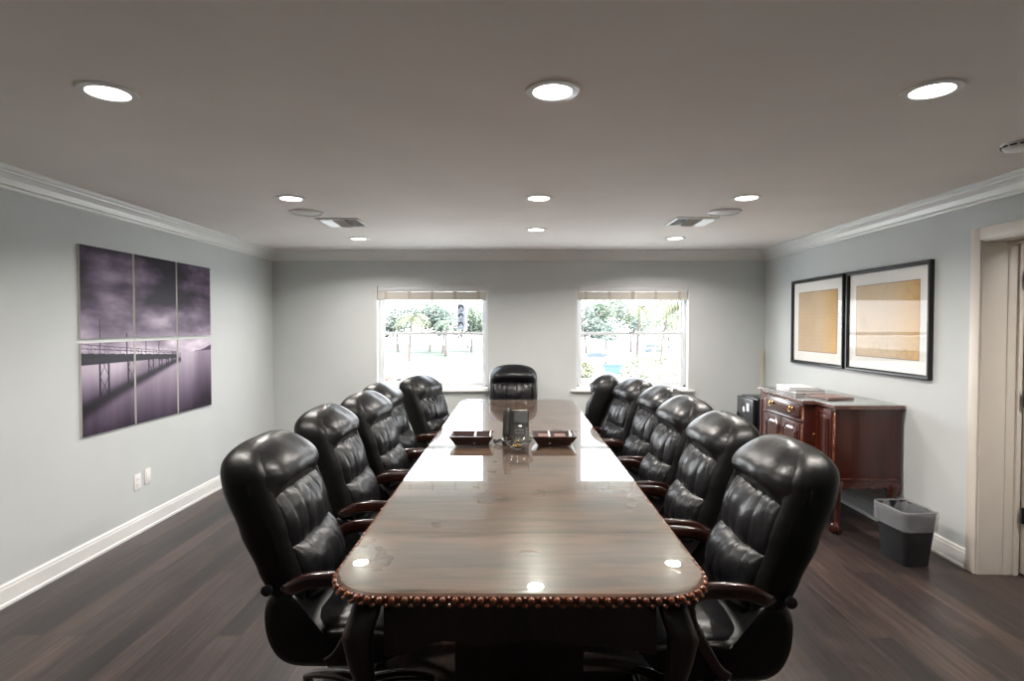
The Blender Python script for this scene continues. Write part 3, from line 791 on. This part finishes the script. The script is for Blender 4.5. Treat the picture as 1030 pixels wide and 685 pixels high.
# slanted face frame: origin lower front, u right, v up the face
F0 = Vector((0, -.09, .012)); FV = Vector((0, .105, .188)).normalized(); FN = Vector((0, -FV.z, FV.y))
def face_box(x0, x1, v0, v1, h0, h1):
    vs = []
    for hh in (h0, h1):
        for x_, v_ in ((x0, v0), (x1, v0), (x1, v1), (x0, v1)): vs.append(tuple(Vector((x_, 0, 0))+F0+FV*v_+FN*hh))
    return MB().add(vs, [(0, 3, 2, 1), (4, 5, 6, 7), (0, 1, 5, 4), (1, 2, 6, 5), (2, 3, 7, 6), (3, 0, 4, 7)])
face_box(-.018, .078, .125, .208, -.001, .003).build('screen_bezel', 'blackpl', ph_, bevel=.001)
face_box(-.008, .068, .137, .198, .0028, .0036).build('screen', 'screen', ph_)
for r_ in range(4):
    for c_ in range(3):
        face_box(-.005+c_*.022, .011+c_*.022, .012+r_*.02, .025+r_*.02, -.001, .004).build('key', 'keys', ph_, bevel=.001)
for r_ in range(5): face_box(.064, .078, .012+r_*.018, .022+r_*.018, -.001, .003).build('key', 'keys', ph_)
face_box(.012, .04, .1, .118, -.001, .004).build('navigation_key', 'chrome', ph_, bevel=.002)
hp = spline([tuple(Vector((-.055, 0, 0))+F0+FV*v_+FN*h_) for v_, h_ in ((.02, .02), (.04, .032), (.1, .038), (.18, .032), (.215, .02))], 5)
hs = MB().sweep(hp, .044, .026, 14, 3, up=tuple(FN), taper=[1.1-.3*sin(pi*i/(len(hp)-1)) for i in range(len(hp))])
hs.build('handset', 'phone', ph_, smooth=True)
cpts = [(-.06-.0+.0*i, -.10, .03) for i in range(1)]
mb = MB(); path = []
for i in range(240):
    t = i/239; cx = -.06-.075*sin(pi*t)-.0*t; cy = -.11-.03*sin(2*pi*t); a = i*.9
    path.append((cx+.006*cos(a), cy+.010*(t*6 % 1)+.006*sin(a)*.5, .012+.012*abs(sin(t*9))+.005*sin(a)))
mb.sweep(path, .0035, .0035, 5, 2); mb.build('coiled_cord', 'cable', ph_, smooth=True)
# crystal bowl
b_ = MB(); n = 12
pr = [(.028, 0), (.035, .003), (.034, .01), (.05, .02), (.082, .052), (.078, .058), (.083, .062), (.077, .063), (.070, .056), (.045, .026), (.02, .018)]
b_.lathe(pr, 0, 0, 12)
tag(b_.build('crystal_bowl', 'crystal', loc=(.01, 3.60, TZ)), 'small faceted crystal bowl in front of the phone', 'bowl').scale = (1.18, 1.18, 1.1)
for k, (x, y, z, lab) in enumerate(((.0, 3.59, .034, 'gold wrapped sweet lying in the left of the crystal bowl'), (.026, 3.605, .036, 'gold wrapped sweet lying in the right of the crystal bowl'), (.010, 3.625, .046, 'gold wrapped sweet lying at the back of the crystal bowl'))):
    s_ = MB().ellipsoid((0, 0, 0), (.013, .009, .008), 12, 8); s_.lathe([(.001, -.001), (.001, .001)], 0, 0, 6)
    s_.add([(.012, 0, 0), (.022, -.007, .003), (.022, .007, -.003)], [(0, 1, 2)]).add([(-.012, 0, 0), (-.022, -.007, -.003), (-.022, .007, .003)], [(0, 1, 2)])
    tag(s_.build('wrapped_sweet', 'gold', loc=(x, y, TZ+z), rz=k*1.1, smooth=True), lab, 'sweet')

# ------------------------------------------------------------------ sideboard
SX0, SXM, SY0, SY1 = 2.37, 2.27, 4.35, 5.68
cy0, cy1 = 4.63, 5.34; XW = XR-.02
S = empty('sideboard', 'mahogany breakfront sideboard with brass pulls and ball-and-claw legs', 'sideboard', (0, 0, 0))
def sb(mb, name, m, **k): return mb.build(name, m, S, **k)
ZB, ZTp = .40, .935
sb(MB().box(SX0, XW, SY0, cy0, ZB, ZTp), 'side_cabinet', 'mahog', bevel=.003)
sb(MB().box(SX0, XW, cy1, SY1, ZB, ZTp), 'side_cabinet', 'mahog', bevel=.003)
sb(MB().box(SXM, XW, cy0, cy1, ZB, ZTp), 'middle_cabinet', 'mahog', bevel=.003)
ov = .02
out = [(XW+.01, SY0-ov), (SX0-ov, SY0-ov), (SX0-ov, cy0-ov), (SXM-ov, cy0-ov), (SXM-ov, cy1+ov), (SX0-ov, cy1+ov), (SX0-ov, SY1+ov), (XW+.01, SY1+ov)]
M['buffet_top'] = wood('polished_mahogany_top', (.10, .05, .04), (.2, .1, .08), 'Y', .12, 1, coat_r=.05)
mb = MB()
mb.loft([[(x+(.01 if x < 2.6 else 0), y, .935) for x, y in out], [(x, y, .943) for x, y in out], [(x, y, .958) for x, y in out], [(x+(.004 if x < 2.6 else 0), y, .962) for x, y in out]], cap=False)
mb.add([(x, y, .962) for x, y in out], [tuple(range(8))]).add([(x, y, .935) for x, y in out], [tuple(reversed(range(8)))])
sb(mb, 'top_board', 'buffet_top', weld=True)
gl = [(x-.003 if x > 2.6 else x+.006, y+(.006 if y in (SY0-ov, cy0-ov) and y < 5 else -.006)) for x, y in out]
mb = MB(); mb.loft([[(x, y, .9625) for x, y in gl], [(x, y, .967) for x, y in gl]], cap=False)
mb.add([(x, y, .967) for x, y in gl], [tuple(range(8))]).add([(x, y, .9625) for x, y in gl], [tuple(reversed(range(8)))]); sb(mb, 'glass_cover', 'tglass', weld=True)
def bead_strip(x, y, z0, z1, r=.008):
    mb = MB(); n = int((z1-z0)/.02)
    mb.box(x-.003, x+.01, y-.014, y+.014, z0, z1)
    for k in range(n): mb.ellipsoid((x-.005, y, z0+.01+k*(z1-z0)/n), (r, r*1.1, r), 8, 6)
    return mb
for x, y in ((SX0, SY0+.016), (SX0, SY1-.016), (SXM, cy0+.016), (SXM, cy1-.016)):
    sb(bead_strip(x, y, ZB+.02, ZTp-.01), 'carved_pilaster', 'carve', smooth=True)
def raised_panel(x, y0, y1, z0, z1, parent):
    # arched raised panel on a door, facing -X
    def outl(i):
        pts = [(y0+i, z0+i), (y1-i, z0+i), (y1-i, z1-.045-i*.3), (y1-(y1-y0)*.16-i*.5, z1-.04-i*.5), (y1-(y1-y0)*.26, z1-i), (y0+(y1-y0)*.26, z1-i), (y0+(y1-y0)*.16+i*.5, z1-.04-i*.5), (y0+i, z1-.045-i*.3)]
        return pts
    mb = MB().loft([[(x, a, b) for a, b in outl(0)], [(x-.010, a, b) for a, b in outl(.006)], [(x-.010, a, b) for a, b in outl(.014)], [(x-.003, a, b) for a, b in outl(.02)], [(x-.010, a, b) for a, b in outl(.04)]])
    return mb.build('raised_panel', 'mahog', parent)
def bail(x, y, z, parent, w=.045):
    p = spline([(x-.006, y-w/2, z+.006), (x-.018, y-w/2, z), (x-.020, y-w*.35, z-.018), (x-.020, y, z-.022), (x-.020, y+w*.35, z-.018), (x-.018, y+w/2, z), (x-.006, y+w/2, z+.006)], 4)
    mb = MB().sweep(p, .005, .005, 8, 2, up=(1, 0, .01))
    for q in (-w/2, w/2): mb.ellipsoid((x-.006, y+q, z+.006), (.007, .013, .016), 10, 7)
    return mb.build('handle', 'brass', parent, smooth=True)
def sdoor(x, y0, y1, z0, z1, pull=None):
    d = MB().box(x-.014, x, y0, y1, z0, z1).build('door', 'mahog', S, bevel=.003)
    raised_panel(x-.014, y0+.028, y1-.028, z0+.03, z1-.02, d)
    if pull:
        mb = MB().box(x-.017, x-.013, pull-.009, pull+.009, (z0+z1)/2-.05, (z0+z1)/2+.05)
        mb.sweep(spline([(x-.015, pull, (z0+z1)/2+.03), (x-.035, pull, (z0+z1)/2+.02), (x-.035, pull, (z0+z1)/2-.02), (x-.015, pull, (z0+z1)/2-.03)], 4), .006, .006, 8, 2, up=(0, 1, 0))
        mb.build('door_pull', 'brass', d)
dr = MB().box(SXM-.014, SXM, cy0+.035, cy1-.035, .815, .92).build('drawer', 'mahogH', S, bevel=.003)
bail(SXM-.014, cy0+.17, .875, dr); bail(SXM-.014, cy1-.17, .875, dr)
sb(MB().box(SXM-.020, SXM+.01, cy0+.002, cy1-.002, .785, .806), 'waist_moulding', 'mahogH', bevel=.006)
mid = (cy0+cy1)/2
sdoor(SXM, cy0+.035, mid-.004, ZB+.03, .775, mid-.022); sdoor(SXM, mid+.004, cy1-.035, ZB+.03, .775, mid+.022)
sdoor(SX0, SY0+.035, cy0-.006, ZB+.03, .92, cy0-.025); sdoor(SX0, cy1+.006, SY1-.035, ZB+.03, .92, cy1+.03)
sb(MB().box(SX0-.012, XW, SY0-.008, SY1+.008, ZB-.005, ZB+.02).box(SXM-.012, XW, cy0-.008, cy1+.008, ZB-.005, ZB+.02), 'base_moulding', 'mahogH', bevel=.005)
def scal(p0, p1, th=.018, h0=.05):
    p0 = Vector(p0); p1 = Vector(p1); L = (p1-p0).length; d = (p1-p0)/L; nrm = Vector((-d.y, d.x, 0)); rings = []
    for i in range(49):
        s_ = L*i/48; h = h0+.014*abs(sin(pi*s_/L*4))+.02*math.exp(-((min(s_, L-s_))/.05)**2)
        rings.append([tuple(p0+d*s_+nrm*a+Vector((0, 0, b))) for a, b in ((0, ZB-.004), (0, ZB-h), (th, ZB-h), (th, ZB-.004))])
    return MB().loft(rings)
for q0, q1 in (((SX0, SY0, 0), (XW, SY0, 0)), ((SX0+.018, SY0+.01, 0), (SX0+.018, cy0, 0)), ((SXM+.018, cy0, 0), (SXM+.018, cy1, 0)), ((SX0+.018, cy1, 0), (SX0+.018, SY1-.01, 0)), ((SX0, SY1-.018, 0), (XW, SY1-.018, 0))):
    sb(scal(q0, q1), 'scalloped_apron', 'mahogH')
for x, y, sx, sy in ((SX0+.04, SY0+.04, -1, -1), (SX0+.04, SY1-.04, -1, 1), (SXM+.04, cy0+.04, -1, 0), (SXM+.04, cy1-.04, -1, 0), (XW-.05, SY0+.045, 0, -1), (XW-.05, SY1-.045, 0, 1)):
    cabriole(ZB+.01, sx, sy, .075).build('leg', 'mahog', S, smooth=True, loc=(x, y, 0))
ztop = .968
def book(lab, x, y, z, w, d, h, cov, rz=0):
    b = empty('book', lab, 'book', (x, y, z), radians(rz), 'books on the sideboard')
    MB().box(-w/2, w/2, -d/2, d/2, 0, .003).box(-w/2, w/2, -d/2, d/2, h-.003, h).box(w/2-.003, w/2, -d/2, d/2, .003, h-.003).build('cover', cov, b)
    MB().box(-w/2+.004, w/2-.004, -d/2+.004, d/2-.004, .0032, h-.0032).build('pages', 'paper', b)
book('wide grey book lying flat, bottom of the stack on the sideboard', 2.52, 5.22, ztop, .26, .34, .026, 'cover_g', 4)
book('thin white-edged book lying on top of the grey book', 2.50, 5.25, ztop+.027, .23, .30, .020, 'paper', -3)
f = empty('folder', 'flat brown folder lying on the near half of the sideboard', 'folder', (2.56, 4.80, ztop), radians(6))
MB().box(-.11, .11, -.15, .15, 0, .004).build('back_flap', 'cover_p', f); MB().box(-.105, .105, -.145, .145, .0042, .009).build('papers', 'paper', f); MB().box(-.11, .11, -.15, .15, .0092, .0125).build('front_flap', 'cover_p', f)

# fridge and leaning rod
fr = empty('mini_fridge', 'black mini fridge in the back right corner beside the sideboard', 'fridge', (2.62, 5.99, 0))
MB().box(-.24, .24, -.21, .21, .025, .83).build('fridge_body', 'fridge', fr, bevel=.008)
fd = MB().box(-.285, -.245, -.21, .21, .03, .82).build('fridge_door', 'fridge', fr, bevel=.01)
MB().box(-.2865, -.2845, -.115, -.05, .69, .77).build('sticker', 'paper', fd)
MB().loft([[(x, .02+.028*cos(2*pi*j/20)-.0, .70+.028*sin(2*pi*j/20)) for j in range(20)] for x in (-.287, -.2845)]).build('round_magnet', 'paper', fd)
MB().box(-.300, -.284, .15, .18, .45, .65).build('door_handle', 'blackpl', fd, bevel=.004)
for x in (-.2, .2):
    for y in (-.17, .17): MB().lathe([(0, 0), (.018, 0), (.018, .027), (0, .027)], x, y, 12, cap=False).build('foot', 'blackpl', fr)
tag(MB().sweep([(2.79, 6.66, .01), (2.835, 6.775, 1.29)], .022, .010, 8, 4, up=(0, 1, 0)).build('wooden_rod', 'pine'), 'thin pale rod leaning in the back right corner', 'rod')

# ------------------------------------------------------------------ waste bin
wb = empty('waste_bin', 'black waste bin with a clear liner beside the sideboard', 'waste bin', (2.575, 3.87, 0), radians(5))
def rr(hx, hy, r, z, n=6, wob=0):
    pts = []
    for cx, cy, a0_ in ((hx-r, -hy+r, -pi/2), (hx-r, hy-r, 0), (-hx+r, hy-r, pi/2), (-hx+r, -hy+r, pi)):
        for k in range(n+1):
            a = a0_+pi/2*k/n; pts.append((cx+r*cos(a), cy+r*sin(a), z))
    if wob:
        pts2 = []
        for i, (x, y, z_) in enumerate(pts):
            q = noise.noise(Vector((x*28, y*28, z_*16)))*wob; pts2.append((x*(1+q*4), y*(1+q*4), z_+q*1.2))
        pts = pts2
    return pts
MB().loft([rr(.085, .115, .025, 0), rr(.088, .118, .028, .01), rr(.113, .150, .03, .355), rr(.109, .146, .028, .355), rr(.084, .11, .022, .012)]).build('bin_body', 'binbody', wb, smooth=True, auto=40)
def dens(hx, hy, r, z, wob):   # dense ring for the crumpled liner
    base_ = rr(hx, hy, r, z, 5); out_ = []
    for i in range(len(base_)):
        a, b = Vector(base_[i]), Vector(base_[(i+1) % len(base_)]); m_ = max(1, int((b-a).length/.02)) if (b-a).length > .05 else 1
        out_.append(base_[i])
        if m_ > 1:
            for k in range(1, 12): out_.append(tuple(a.lerp(b, k/12)))
    res = []
    for x, y, z_ in out_:
        q = noise.noise(Vector((x*22, y*22, z_*12+5)))*wob; l = sqrt(x*x+y*y); res.append((x*(1+q/l), y*(1+q/l), z_+.5*q))
    return res
MB().loft([dens(.118, .155, .03, .235, .016), dens(.122, .160, .03, .265, .016), dens(.120, .158, .03, .30, .014), dens(.123, .160, .03, .335, .010), dens(.120, .157, .03, .363, .010), dens(.110, .148, .03, .362, .010), dens(.100, .138, .03, .30, .012), dens(.09, .12, .03, .20, .012)], cap=False).build('liner_bag', 'liner', wb, smooth=True)

# ------------------------------------------------------------------ outside
GZ = -2.6
M['asphalt'] = mat('pale_asphalt', (.6, .6, .58), .9, var=.06, scale=.4)
M['grass'] = mat('grass', (.036, .044, .027), .95, var=.3, scale=.7)
M['leafA'] = mat('green_leaves', (.062, .080, .055), .7, var=.5, scale=.8)
M['leafB'] = mat('yellow_green_leaves', (.10, .108, .062), .7, var=.4, scale=.8)
M['leafC'] = mat('blue_green_leaves', (.054, .072, .060), .7, var=.5, scale=.8)
M['bark'] = mat('grey_brown_bark', (.055, .045, .04), .9, var=.3, scale=4)
M['carw'] = mat('white_car_paint', (.7, .7, .72), .25, coat=1, var=.02)
M['cars'] = mat('silver_blue_car_paint', (.16, .19, .22), .25, coat=1, var=.02)
M['cardk'] = mat('dark_teal_car_paint', (.04, .16, .14), .25, coat=1, var=.05)
M['carg'] = mat('car_glass', (.03, .04, .05), .08, var=.1)
M['tyre'] = mat('tyre_rubber', (.02, .02, .02), .8, var=.2)
M['signal'] = mat('dark_signal_housing', (.03, .035, .045), .5, var=.1)
M['siglens'] = mat('signal_lens', (.05, .055, .065), .3, var=.1)
M['signblue'] = mat('pale_blue_sign', (.018, .045, .06), .5, var=.05)
M['red'] = mat('faded_red_paint', (.16, .04, .03), .4, var=.1)
M['steel'] = mat('galvanised_steel', (.14, .15, .17), .5, metal=0, var=.1)
g = MB().add([(-160, 7.3, GZ), (160, 7.3, GZ), (160, 220, GZ), (-160, 220, GZ)], [(0, 1, 2, 3)]).build('ground_outside', 'asphalt'); struct(g, 'pale parking lot and road outside')
tag(MB().add([(-60, 62, GZ+.03), (-8, 78, GZ+.03), (6, 110, GZ+.03), (-60, 160, GZ+.03)], [(0, 1, 2, 3)]).build('grass_verge', 'grass'), 'strip of grass under the trees across the road', 'grass', kind='stuff')
def leaf_cloud(c, r, n, size, seed):
    rnd = random.Random(seed); mb = MB()
    for _ in range(n):
        while True:
            p = Vector((rnd.uniform(-1, 1), rnd.uniform(-1, 1), rnd.uniform(-1, 1)))
            if p.length < 1: break
        if p.length < .55 and rnd.random() < .6: p = p.normalized()*rnd.uniform(.6, 1)
        q = Vector((c[0]+p.x*r[0], c[1]+p.y*r[1], c[2]+p.z*r[2]))
        a = Vector((rnd.gauss(0, 1), rnd.gauss(0, 1), rnd.gauss(0, 1))).normalized(); b = a.orthogonal().normalized(); s = size*rnd.uniform(.5, 1.3)
        mb.add([tuple(q+a*s), tuple(q+b*s*.6), tuple(q-a*s), tuple(q-b*s*.6)], [(0, 1, 2, 3)])
    return mb
def tree(x, y, h, wd, leaf, lab, seed, z0=None):
    z0 = GZ if z0 is None else z0
    t = empty('tree', lab, 'tree', (x, y, z0)); rnd = random.Random(seed)
    mb = MB(); mb.sweep(spline([(0, 0, 0), (rnd.uniform(-.2, .2), 0, h*.3), (rnd.uniform(-.4, .4), 0, h*.62)], 4), .34, .34, 8, 2, up=(0, 1, 0), taper=[1-.5*i/8 for i in range(9)])
    for k in range(4):
        a = rnd.uniform(0, 6.28); mb.sweep([(0, 0, h*.42), (wd*.28*cos(a), wd*.28*sin(a), h*.62), (wd*.4*cos(a), wd*.4*sin(a), h*.8)], .14, .14, 6, 2, taper=[1, .7, .4])
    mb.build('trunk', 'bark', t)
    mb = MB()
    for k in range(6):
        c = (rnd.uniform(-.34, .34)*wd, rnd.uniform(-.3, .3)*wd, h*rnd.uniform(.42, .8)); m2 = leaf_cloud(c, (wd*.26, wd*.26, h*.17), 420, .22, seed*10+k); mb.add(m2.v, m2.f)
    mb.build('crown', leaf, t)
def palm(x, y, h, fl, lab, seed, lean=.5, leaf='leafB'):
    t = empty('palm_tree', lab, 'palm tree', (x, y, GZ)); rnd = random.Random(seed)
    tp = spline([(0, 0, 0), (lean*.3, 0, h*.5), (lean, 0, h)], 6); MB().sweep(tp, .34, .34, 10, 2, up=(0, 1, 0), taper=[1.15-.4*i/(len(tp)-1) for i in range(len(tp))]).build('trunk', 'bark', t, smooth=True)
    mb = MB()
    for k in range(20):
        a = rnd.uniform(0, 6.28); el = rnd.uniform(-.4, 1.1); L = fl*rnd.uniform(.8, 1.1); pts = []
        for i in range(9):
            s = i/8; r = L*s*cos(el*(1-.3*s)); z = h+L*s*sin(el)-L*.75*s*s; pts.append(Vector((lean+r*cos(a), r*sin(a), z)))
        for i in range(1, 9):
            p, d = pts[i], (pts[i]-pts[i-1]).normalized(); side = d.cross(Vector((0, 0, 1))).normalized()
            for sg in (-1, 1):
                for q in (0, .5):
                    o = p-d*(q*L/8); tip = o+side*sg*fl*.28*(1-.5*i/9)+d*fl*.12-Vector((0, 0, fl*.16))
                    mb.add([tuple(o), tuple(o+d*.09), tuple(tip)], [(0, 1, 2)])
            mb.add([tuple(pts[i-1]-side*.02), tuple(pts[i-1]+side*.02), tuple(pts[i]+side*.02), tuple(pts[i]-side*.02)], [(0, 1, 2, 3)])
    mb.build('fronds', leaf, t)
# seen through the left window: x runs about -14 .. -2.5 at 60 m
palm(-18.2, 76, 5.0, 2.6, 'pale leaning palm at the left edge of the left window view', 3, -.5)
palm(-12.4, 68, 5.2, 2.4, 'palm beside the leftmost palm across the road', 4, .4)
palm(-9.6, 80, 4.6, 1.9, 'small bright green palm in the middle of the left window view', 12, .2, 'leafA')
tree(-18.5, 92, 8.0, 5.5, 'leafC', 'dark bushy tree at the far left of the left window view', 21)
tree(-14.0, 95, 8.8, 6, 'leafA', 'green tree behind the two left palms', 22)
tree(-11.0, 88, 8.2, 6, 'leafC', 'wide blue-green tree in the middle of the left window view', 23)
tree(-7.0, 92, 7.2, 6, 'leafA', 'low green tree behind the traffic signal', 24)
tree(-9.2, 112, 8.4, 6, 'leafC', 'distant blue-green tree between the two middle trees of the left window view', 26)
tree(-3.6, 100, 6.6, 6, 'leafA', 'distant green tree at the right edge of the left window view', 25)
# right window view
tree(9.4, 78, 7.6, 7, 'leafC', 'blue-green tree at the left of the right window view', 31)
tree(13.0, 84, 8.6, 6, 'leafA', 'loose green tree in the middle of the right window view', 32)
tree(18.0, 92, 8.8, 7, 'leafC', 'blue-green tree behind the two tall palms in the right window view', 34)
tree(25.5, 98, 9.0, 8, 'leafA', 'green tree at the far right edge of the right window view', 35)
tree(21.0, 105, 8.6, 7, 'leafA', 'distant tree at the right of the right window view', 33)
palm(13.6, 66, 6.2, 2.2, 'slender palm nearest the middle of the right window view', 41, .3)
palm(15.8, 64, 6.3, 2.3, 'palm with a tall bare trunk right of the slender palm', 42, .9)
palm(8.4, 26, 5.2, 2.4, 'close palm with drooping yellow-green fronds at the right of the right window', 43, -.2)
# hedge
def hedge(x, y, r, lab, leaf, seed):
    tag(leaf_cloud((0, 0, r[2]*.7), r, 2600, .11, seed).build('shrub', leaf, loc=(x, y, GZ)), lab, 'shrub')
hedge(10.9, 46, (3.6, 1.2, 1.15), 'wide yellow-green shrub below the parked cars in the right window', 'leafB', 51)
hedge(5.0, 47, (1.4, 1.0, .9), 'small yellow-green shrub left of the blue sign', 'leafB', 52)
# cars
def car(x, y, rz, paint, lab):
    t = empty('parked_car', lab, 'car', (x, y, GZ), radians(rz), 'cars parked across the lot')
    body = smoothp([(-2.2, .28), (-2.25, .62), (-2.15, .86), (-1.2, .95), (.95, .95), (1.9, .82), (2.25, .62), (2.25, .3), (1.9, .22), (-1.9, .22)], 2)
    profile_loft(body, .88, 10, 6, .12).build('body', paint, t, smooth=True)
    cab = smoothp([(-1.5, .92), (-1.15, 1.38), (-.6, 1.48), (.25, 1.46), (.75, 1.25), (1.15, .92)], 2)
    c = profile_loft(cab, .76, 10, 5, .16).build('windows', 'carg', t, smooth=True)
    MB().loft([[(-1.05, -.62, 1.42), (-1.05, .62, 1.42), (.4, .62, 1.42), (.4, -.62, 1.42)], [(-.95, -.56, 1.50), (-.95, .56, 1.50), (.3, .56, 1.50), (.3, -.56, 1.50)]]).build('roof', paint, t, bevel=.03)
    for xx in (-1.35, 1.4):
        for yy in (-.8, .8):
            w_ = MB(); rings = [[(xx+rq*cos(2*pi*j/18), yy+hh, .32+rq*sin(2*pi*j/18)) for j in range(18)] for hh, rq in ((-.1, .28), (-.09, .32), (.09, .32), (.1, .28))]
            w_.loft(rings); wo = w_.build('wheel', 'tyre', t)
            sg = -1 if yy < 0 else 1
            MB().loft([[(xx+rq*cos(2*pi*j/14), yy+sg*hh, .32+rq*sin(2*pi*j/14)) for j in range(14)] for hh, rq in ((.098, .2), (.108, .18))]).build('hub_cap', 'steel', wo)
    for yy in (-.6, .6):
        MB().box(2.16, 2.235, yy-.16, yy+.16, .56, .68).build('headlight', 'plate', t, bevel=.01); MB().box(-2.225, -2.16, yy-.16, yy+.16, .62, .76).build('tail_light', 'red', t, bevel=.01)
car(17.0, 72, 4, 'carw', 'white car parked at the right of the right window view')
car(20.6, 88, 0, 'cardk', 'dark teal car parked beyond the white car')
car(8.3, 62, 178, 'cars', 'silver-blue car parked at the left of the right window view')
# blue sign
bs = empty('tapered_sign', 'small pale blue tapered sign standing by the shrub outside the right window', 'sign', (6.75, 41, GZ))
MB().loft([[(-.32, -.04, .45), (.32, -.04, .45), (.32, .04, .45), (-.32, .04, .45)], [(-.62, -.05, 1.30), (.62, -.05, 1.30), (.62, .05, 1.30), (-.62, .05, 1.30)], [(-.75, -.08, 1.36), (.75, -.08, 1.36), (.75, .08, 1.36), (-.75, .08, 1.36)], [(-.75, -.08, 1.48), (.75, -.08, 1.48), (.75, .08, 1.48), (-.75, .08, 1.48)]]).build('sign_board', 'signblue', bs)
MB().box(-.14, .14, -.05, .05, 0, .45).build('post', 'signal', bs)
# traffic signal hanging from a mast
ts = empty('traffic_signal', 'dark three-section traffic signal hanging in the left window view', 'traffic signal', (-2.42, 26, 0))
MB().box(-.17, .17, -.1, .1, 1.40, 2.55).build('signal_housing', 'signal', ts, bevel=.03)
for z in (1.6, 1.97, 2.34):
    l_ = MB().loft([[(r_*cos(2*pi*j/18), yy, z+r_*sin(2*pi*j/18)) for j in range(18)] for r_, yy in ((.13, -.1), (.12, -.12), (.05, -.13))]).build('signal_lens', 'siglens', ts, smooth=True)
    pts = [[(rq*cos(a), yy, z+rq*sin(a)) for a in [pi*(-.1+1.2*j/14) for j in range(15)]] for rq, yy in ((.15, -.1), (.15, -.32))]
    mbv = MB(); mbv.loft(pts, cap=False, closed=False); vz = mbv.build('visor', 'signal', l_)
    so_ = vz.modifiers.new('thickness', 'SOLIDIFY'); so_.thickness = .012
MB().box(.17, .26, -.02, .02, 1.35, 2.6).build('backplate', 'steel', ts)
MB().sweep([(0, 0, 2.53), (0, 0, 3.35)], .05, .05, 8, 2, up=(0, 1, 0)).build('hanger', 'steel', ts)
MB().sweep([(-.4, 0, 3.35), (3.6, 0, 3.5)], .16, .16, 10, 2).build('mast_arm', 'steel', ts)
MB().sweep([(3.6, 0, GZ), (3.6, 0, 3.7)], .26, .26, 12, 2, up=(0, 1, 0)).build('pole', 'steel', ts)
# scooter
sc_ = empty('motor_scooter', 'small red and white motor scooter at the lower left of the left window view', 'scooter', (-8.9, 42, GZ), radians(35))
for xx in (-.5, .5):
    w_ = MB().loft([[(xx+rq*cos(2*pi*j/18), hh, .22+rq*sin(2*pi*j/18)) for j in range(18)] for hh, rq in ((-.05, .17), (-.04, .22), (.04, .22), (.05, .17))]); w_.build('wheel', 'tyre', sc_)
profile_loft(smoothp([(-.7, .4), (-.6, .72), (-.1, .74), (0, .45), (.2, .3), (.25, .22), (-.3, .24)], 2), .16, 8, 4, .05).build('body', 'red', sc_, smooth=True)
profile_loft(smoothp([(.2, .25), (.32, .9), (.38, .92), (.5, .6), (.62, .5), (.6, .42), (.36, .4)], 2), .2, 8, 4, .04).build('front_fairing', 'carw', sc_, smooth=True)
profile_loft(smoothp([(-.65, .74), (-.6, .82), (-.05, .8), (-.05, .74)], 2), .15, 8, 4, .04).build('saddle', 'blackpl', sc_, smooth=True)
MB().sweep(spline([(.25, -.32, .98), (.34, -.12, .95), (.34, .12, .95), (.25, .32, .98)], 4), .035, .035, 8, 2).build('handlebar', 'blackpl', sc_, smooth=True)

# ------------------------------------------------------------------ light, camera, world
wd = bpy.data.worlds.new('overcast_sky'); SC.world = wd; wd.use_nodes = True; nt = wd.node_tree; bg = nt.nodes['Background']
tc = nt.nodes.new('ShaderNodeTexCoord'); sx = nt.nodes.new('ShaderNodeSeparateXYZ'); r = nt.nodes.new('ShaderNodeValToRGB')
nt.links.new(tc.outputs['Generated'], sx.inputs[0]); nt.links.new(sx.outputs['Z'], r.inputs[0]); nt.links.new(r.outputs[0], bg.inputs[0])
r.color_ramp.elements[0].position = 0; r.color_ramp.elements[0].color = (1, 1, 1, 1); r.color_ramp.elements[1].position = .6; r.color_ramp.elements[1].color = (.72, .84, 1, 1)
bg.inputs[1].default_value = 9
su = bpy.data.lights.new('sun', 'SUN'); su.energy = 24.0; su.angle = radians(12); su.color = (1, .95, .88)
so = bpy.data.objects.new('sun', su); COL.objects.link(so); so.rotation_euler = (radians(38), radians(20), radians(15))

cam = bpy.data.cameras.new('camera'); cam.lens = 590/1030*36; cam.sensor_width = 36; cam.clip_start = .05; cam.clip_end = 500
co = bpy.data.objects.new('camera', cam); COL.objects.link(co); co.location = (0, 0, 1.55)
co.rotation_euler = (radians(90-1.41), 0, radians(.39)); SC.camera = co
vs = SC.view_settings; vs.view_transform = 'Standard'; vs.look = 'None'; vs.gamma = 1; vs.use_curve_mapping = False; vs.exposure = .3
SC.cycles.max_bounces = 10; SC.cycles.diffuse_bounces = 6; SC.cycles.glossy_bounces = 5; SC.cycles.transparent_max_bounces = 16; SC.cycles.transmission_bounces = 8
SC.cycles.use_denoising = True; SC.cycles.sample_clamp_indirect = 8
SC.cycles.caustics_reflective = False; SC.cycles.caustics_refractive = False
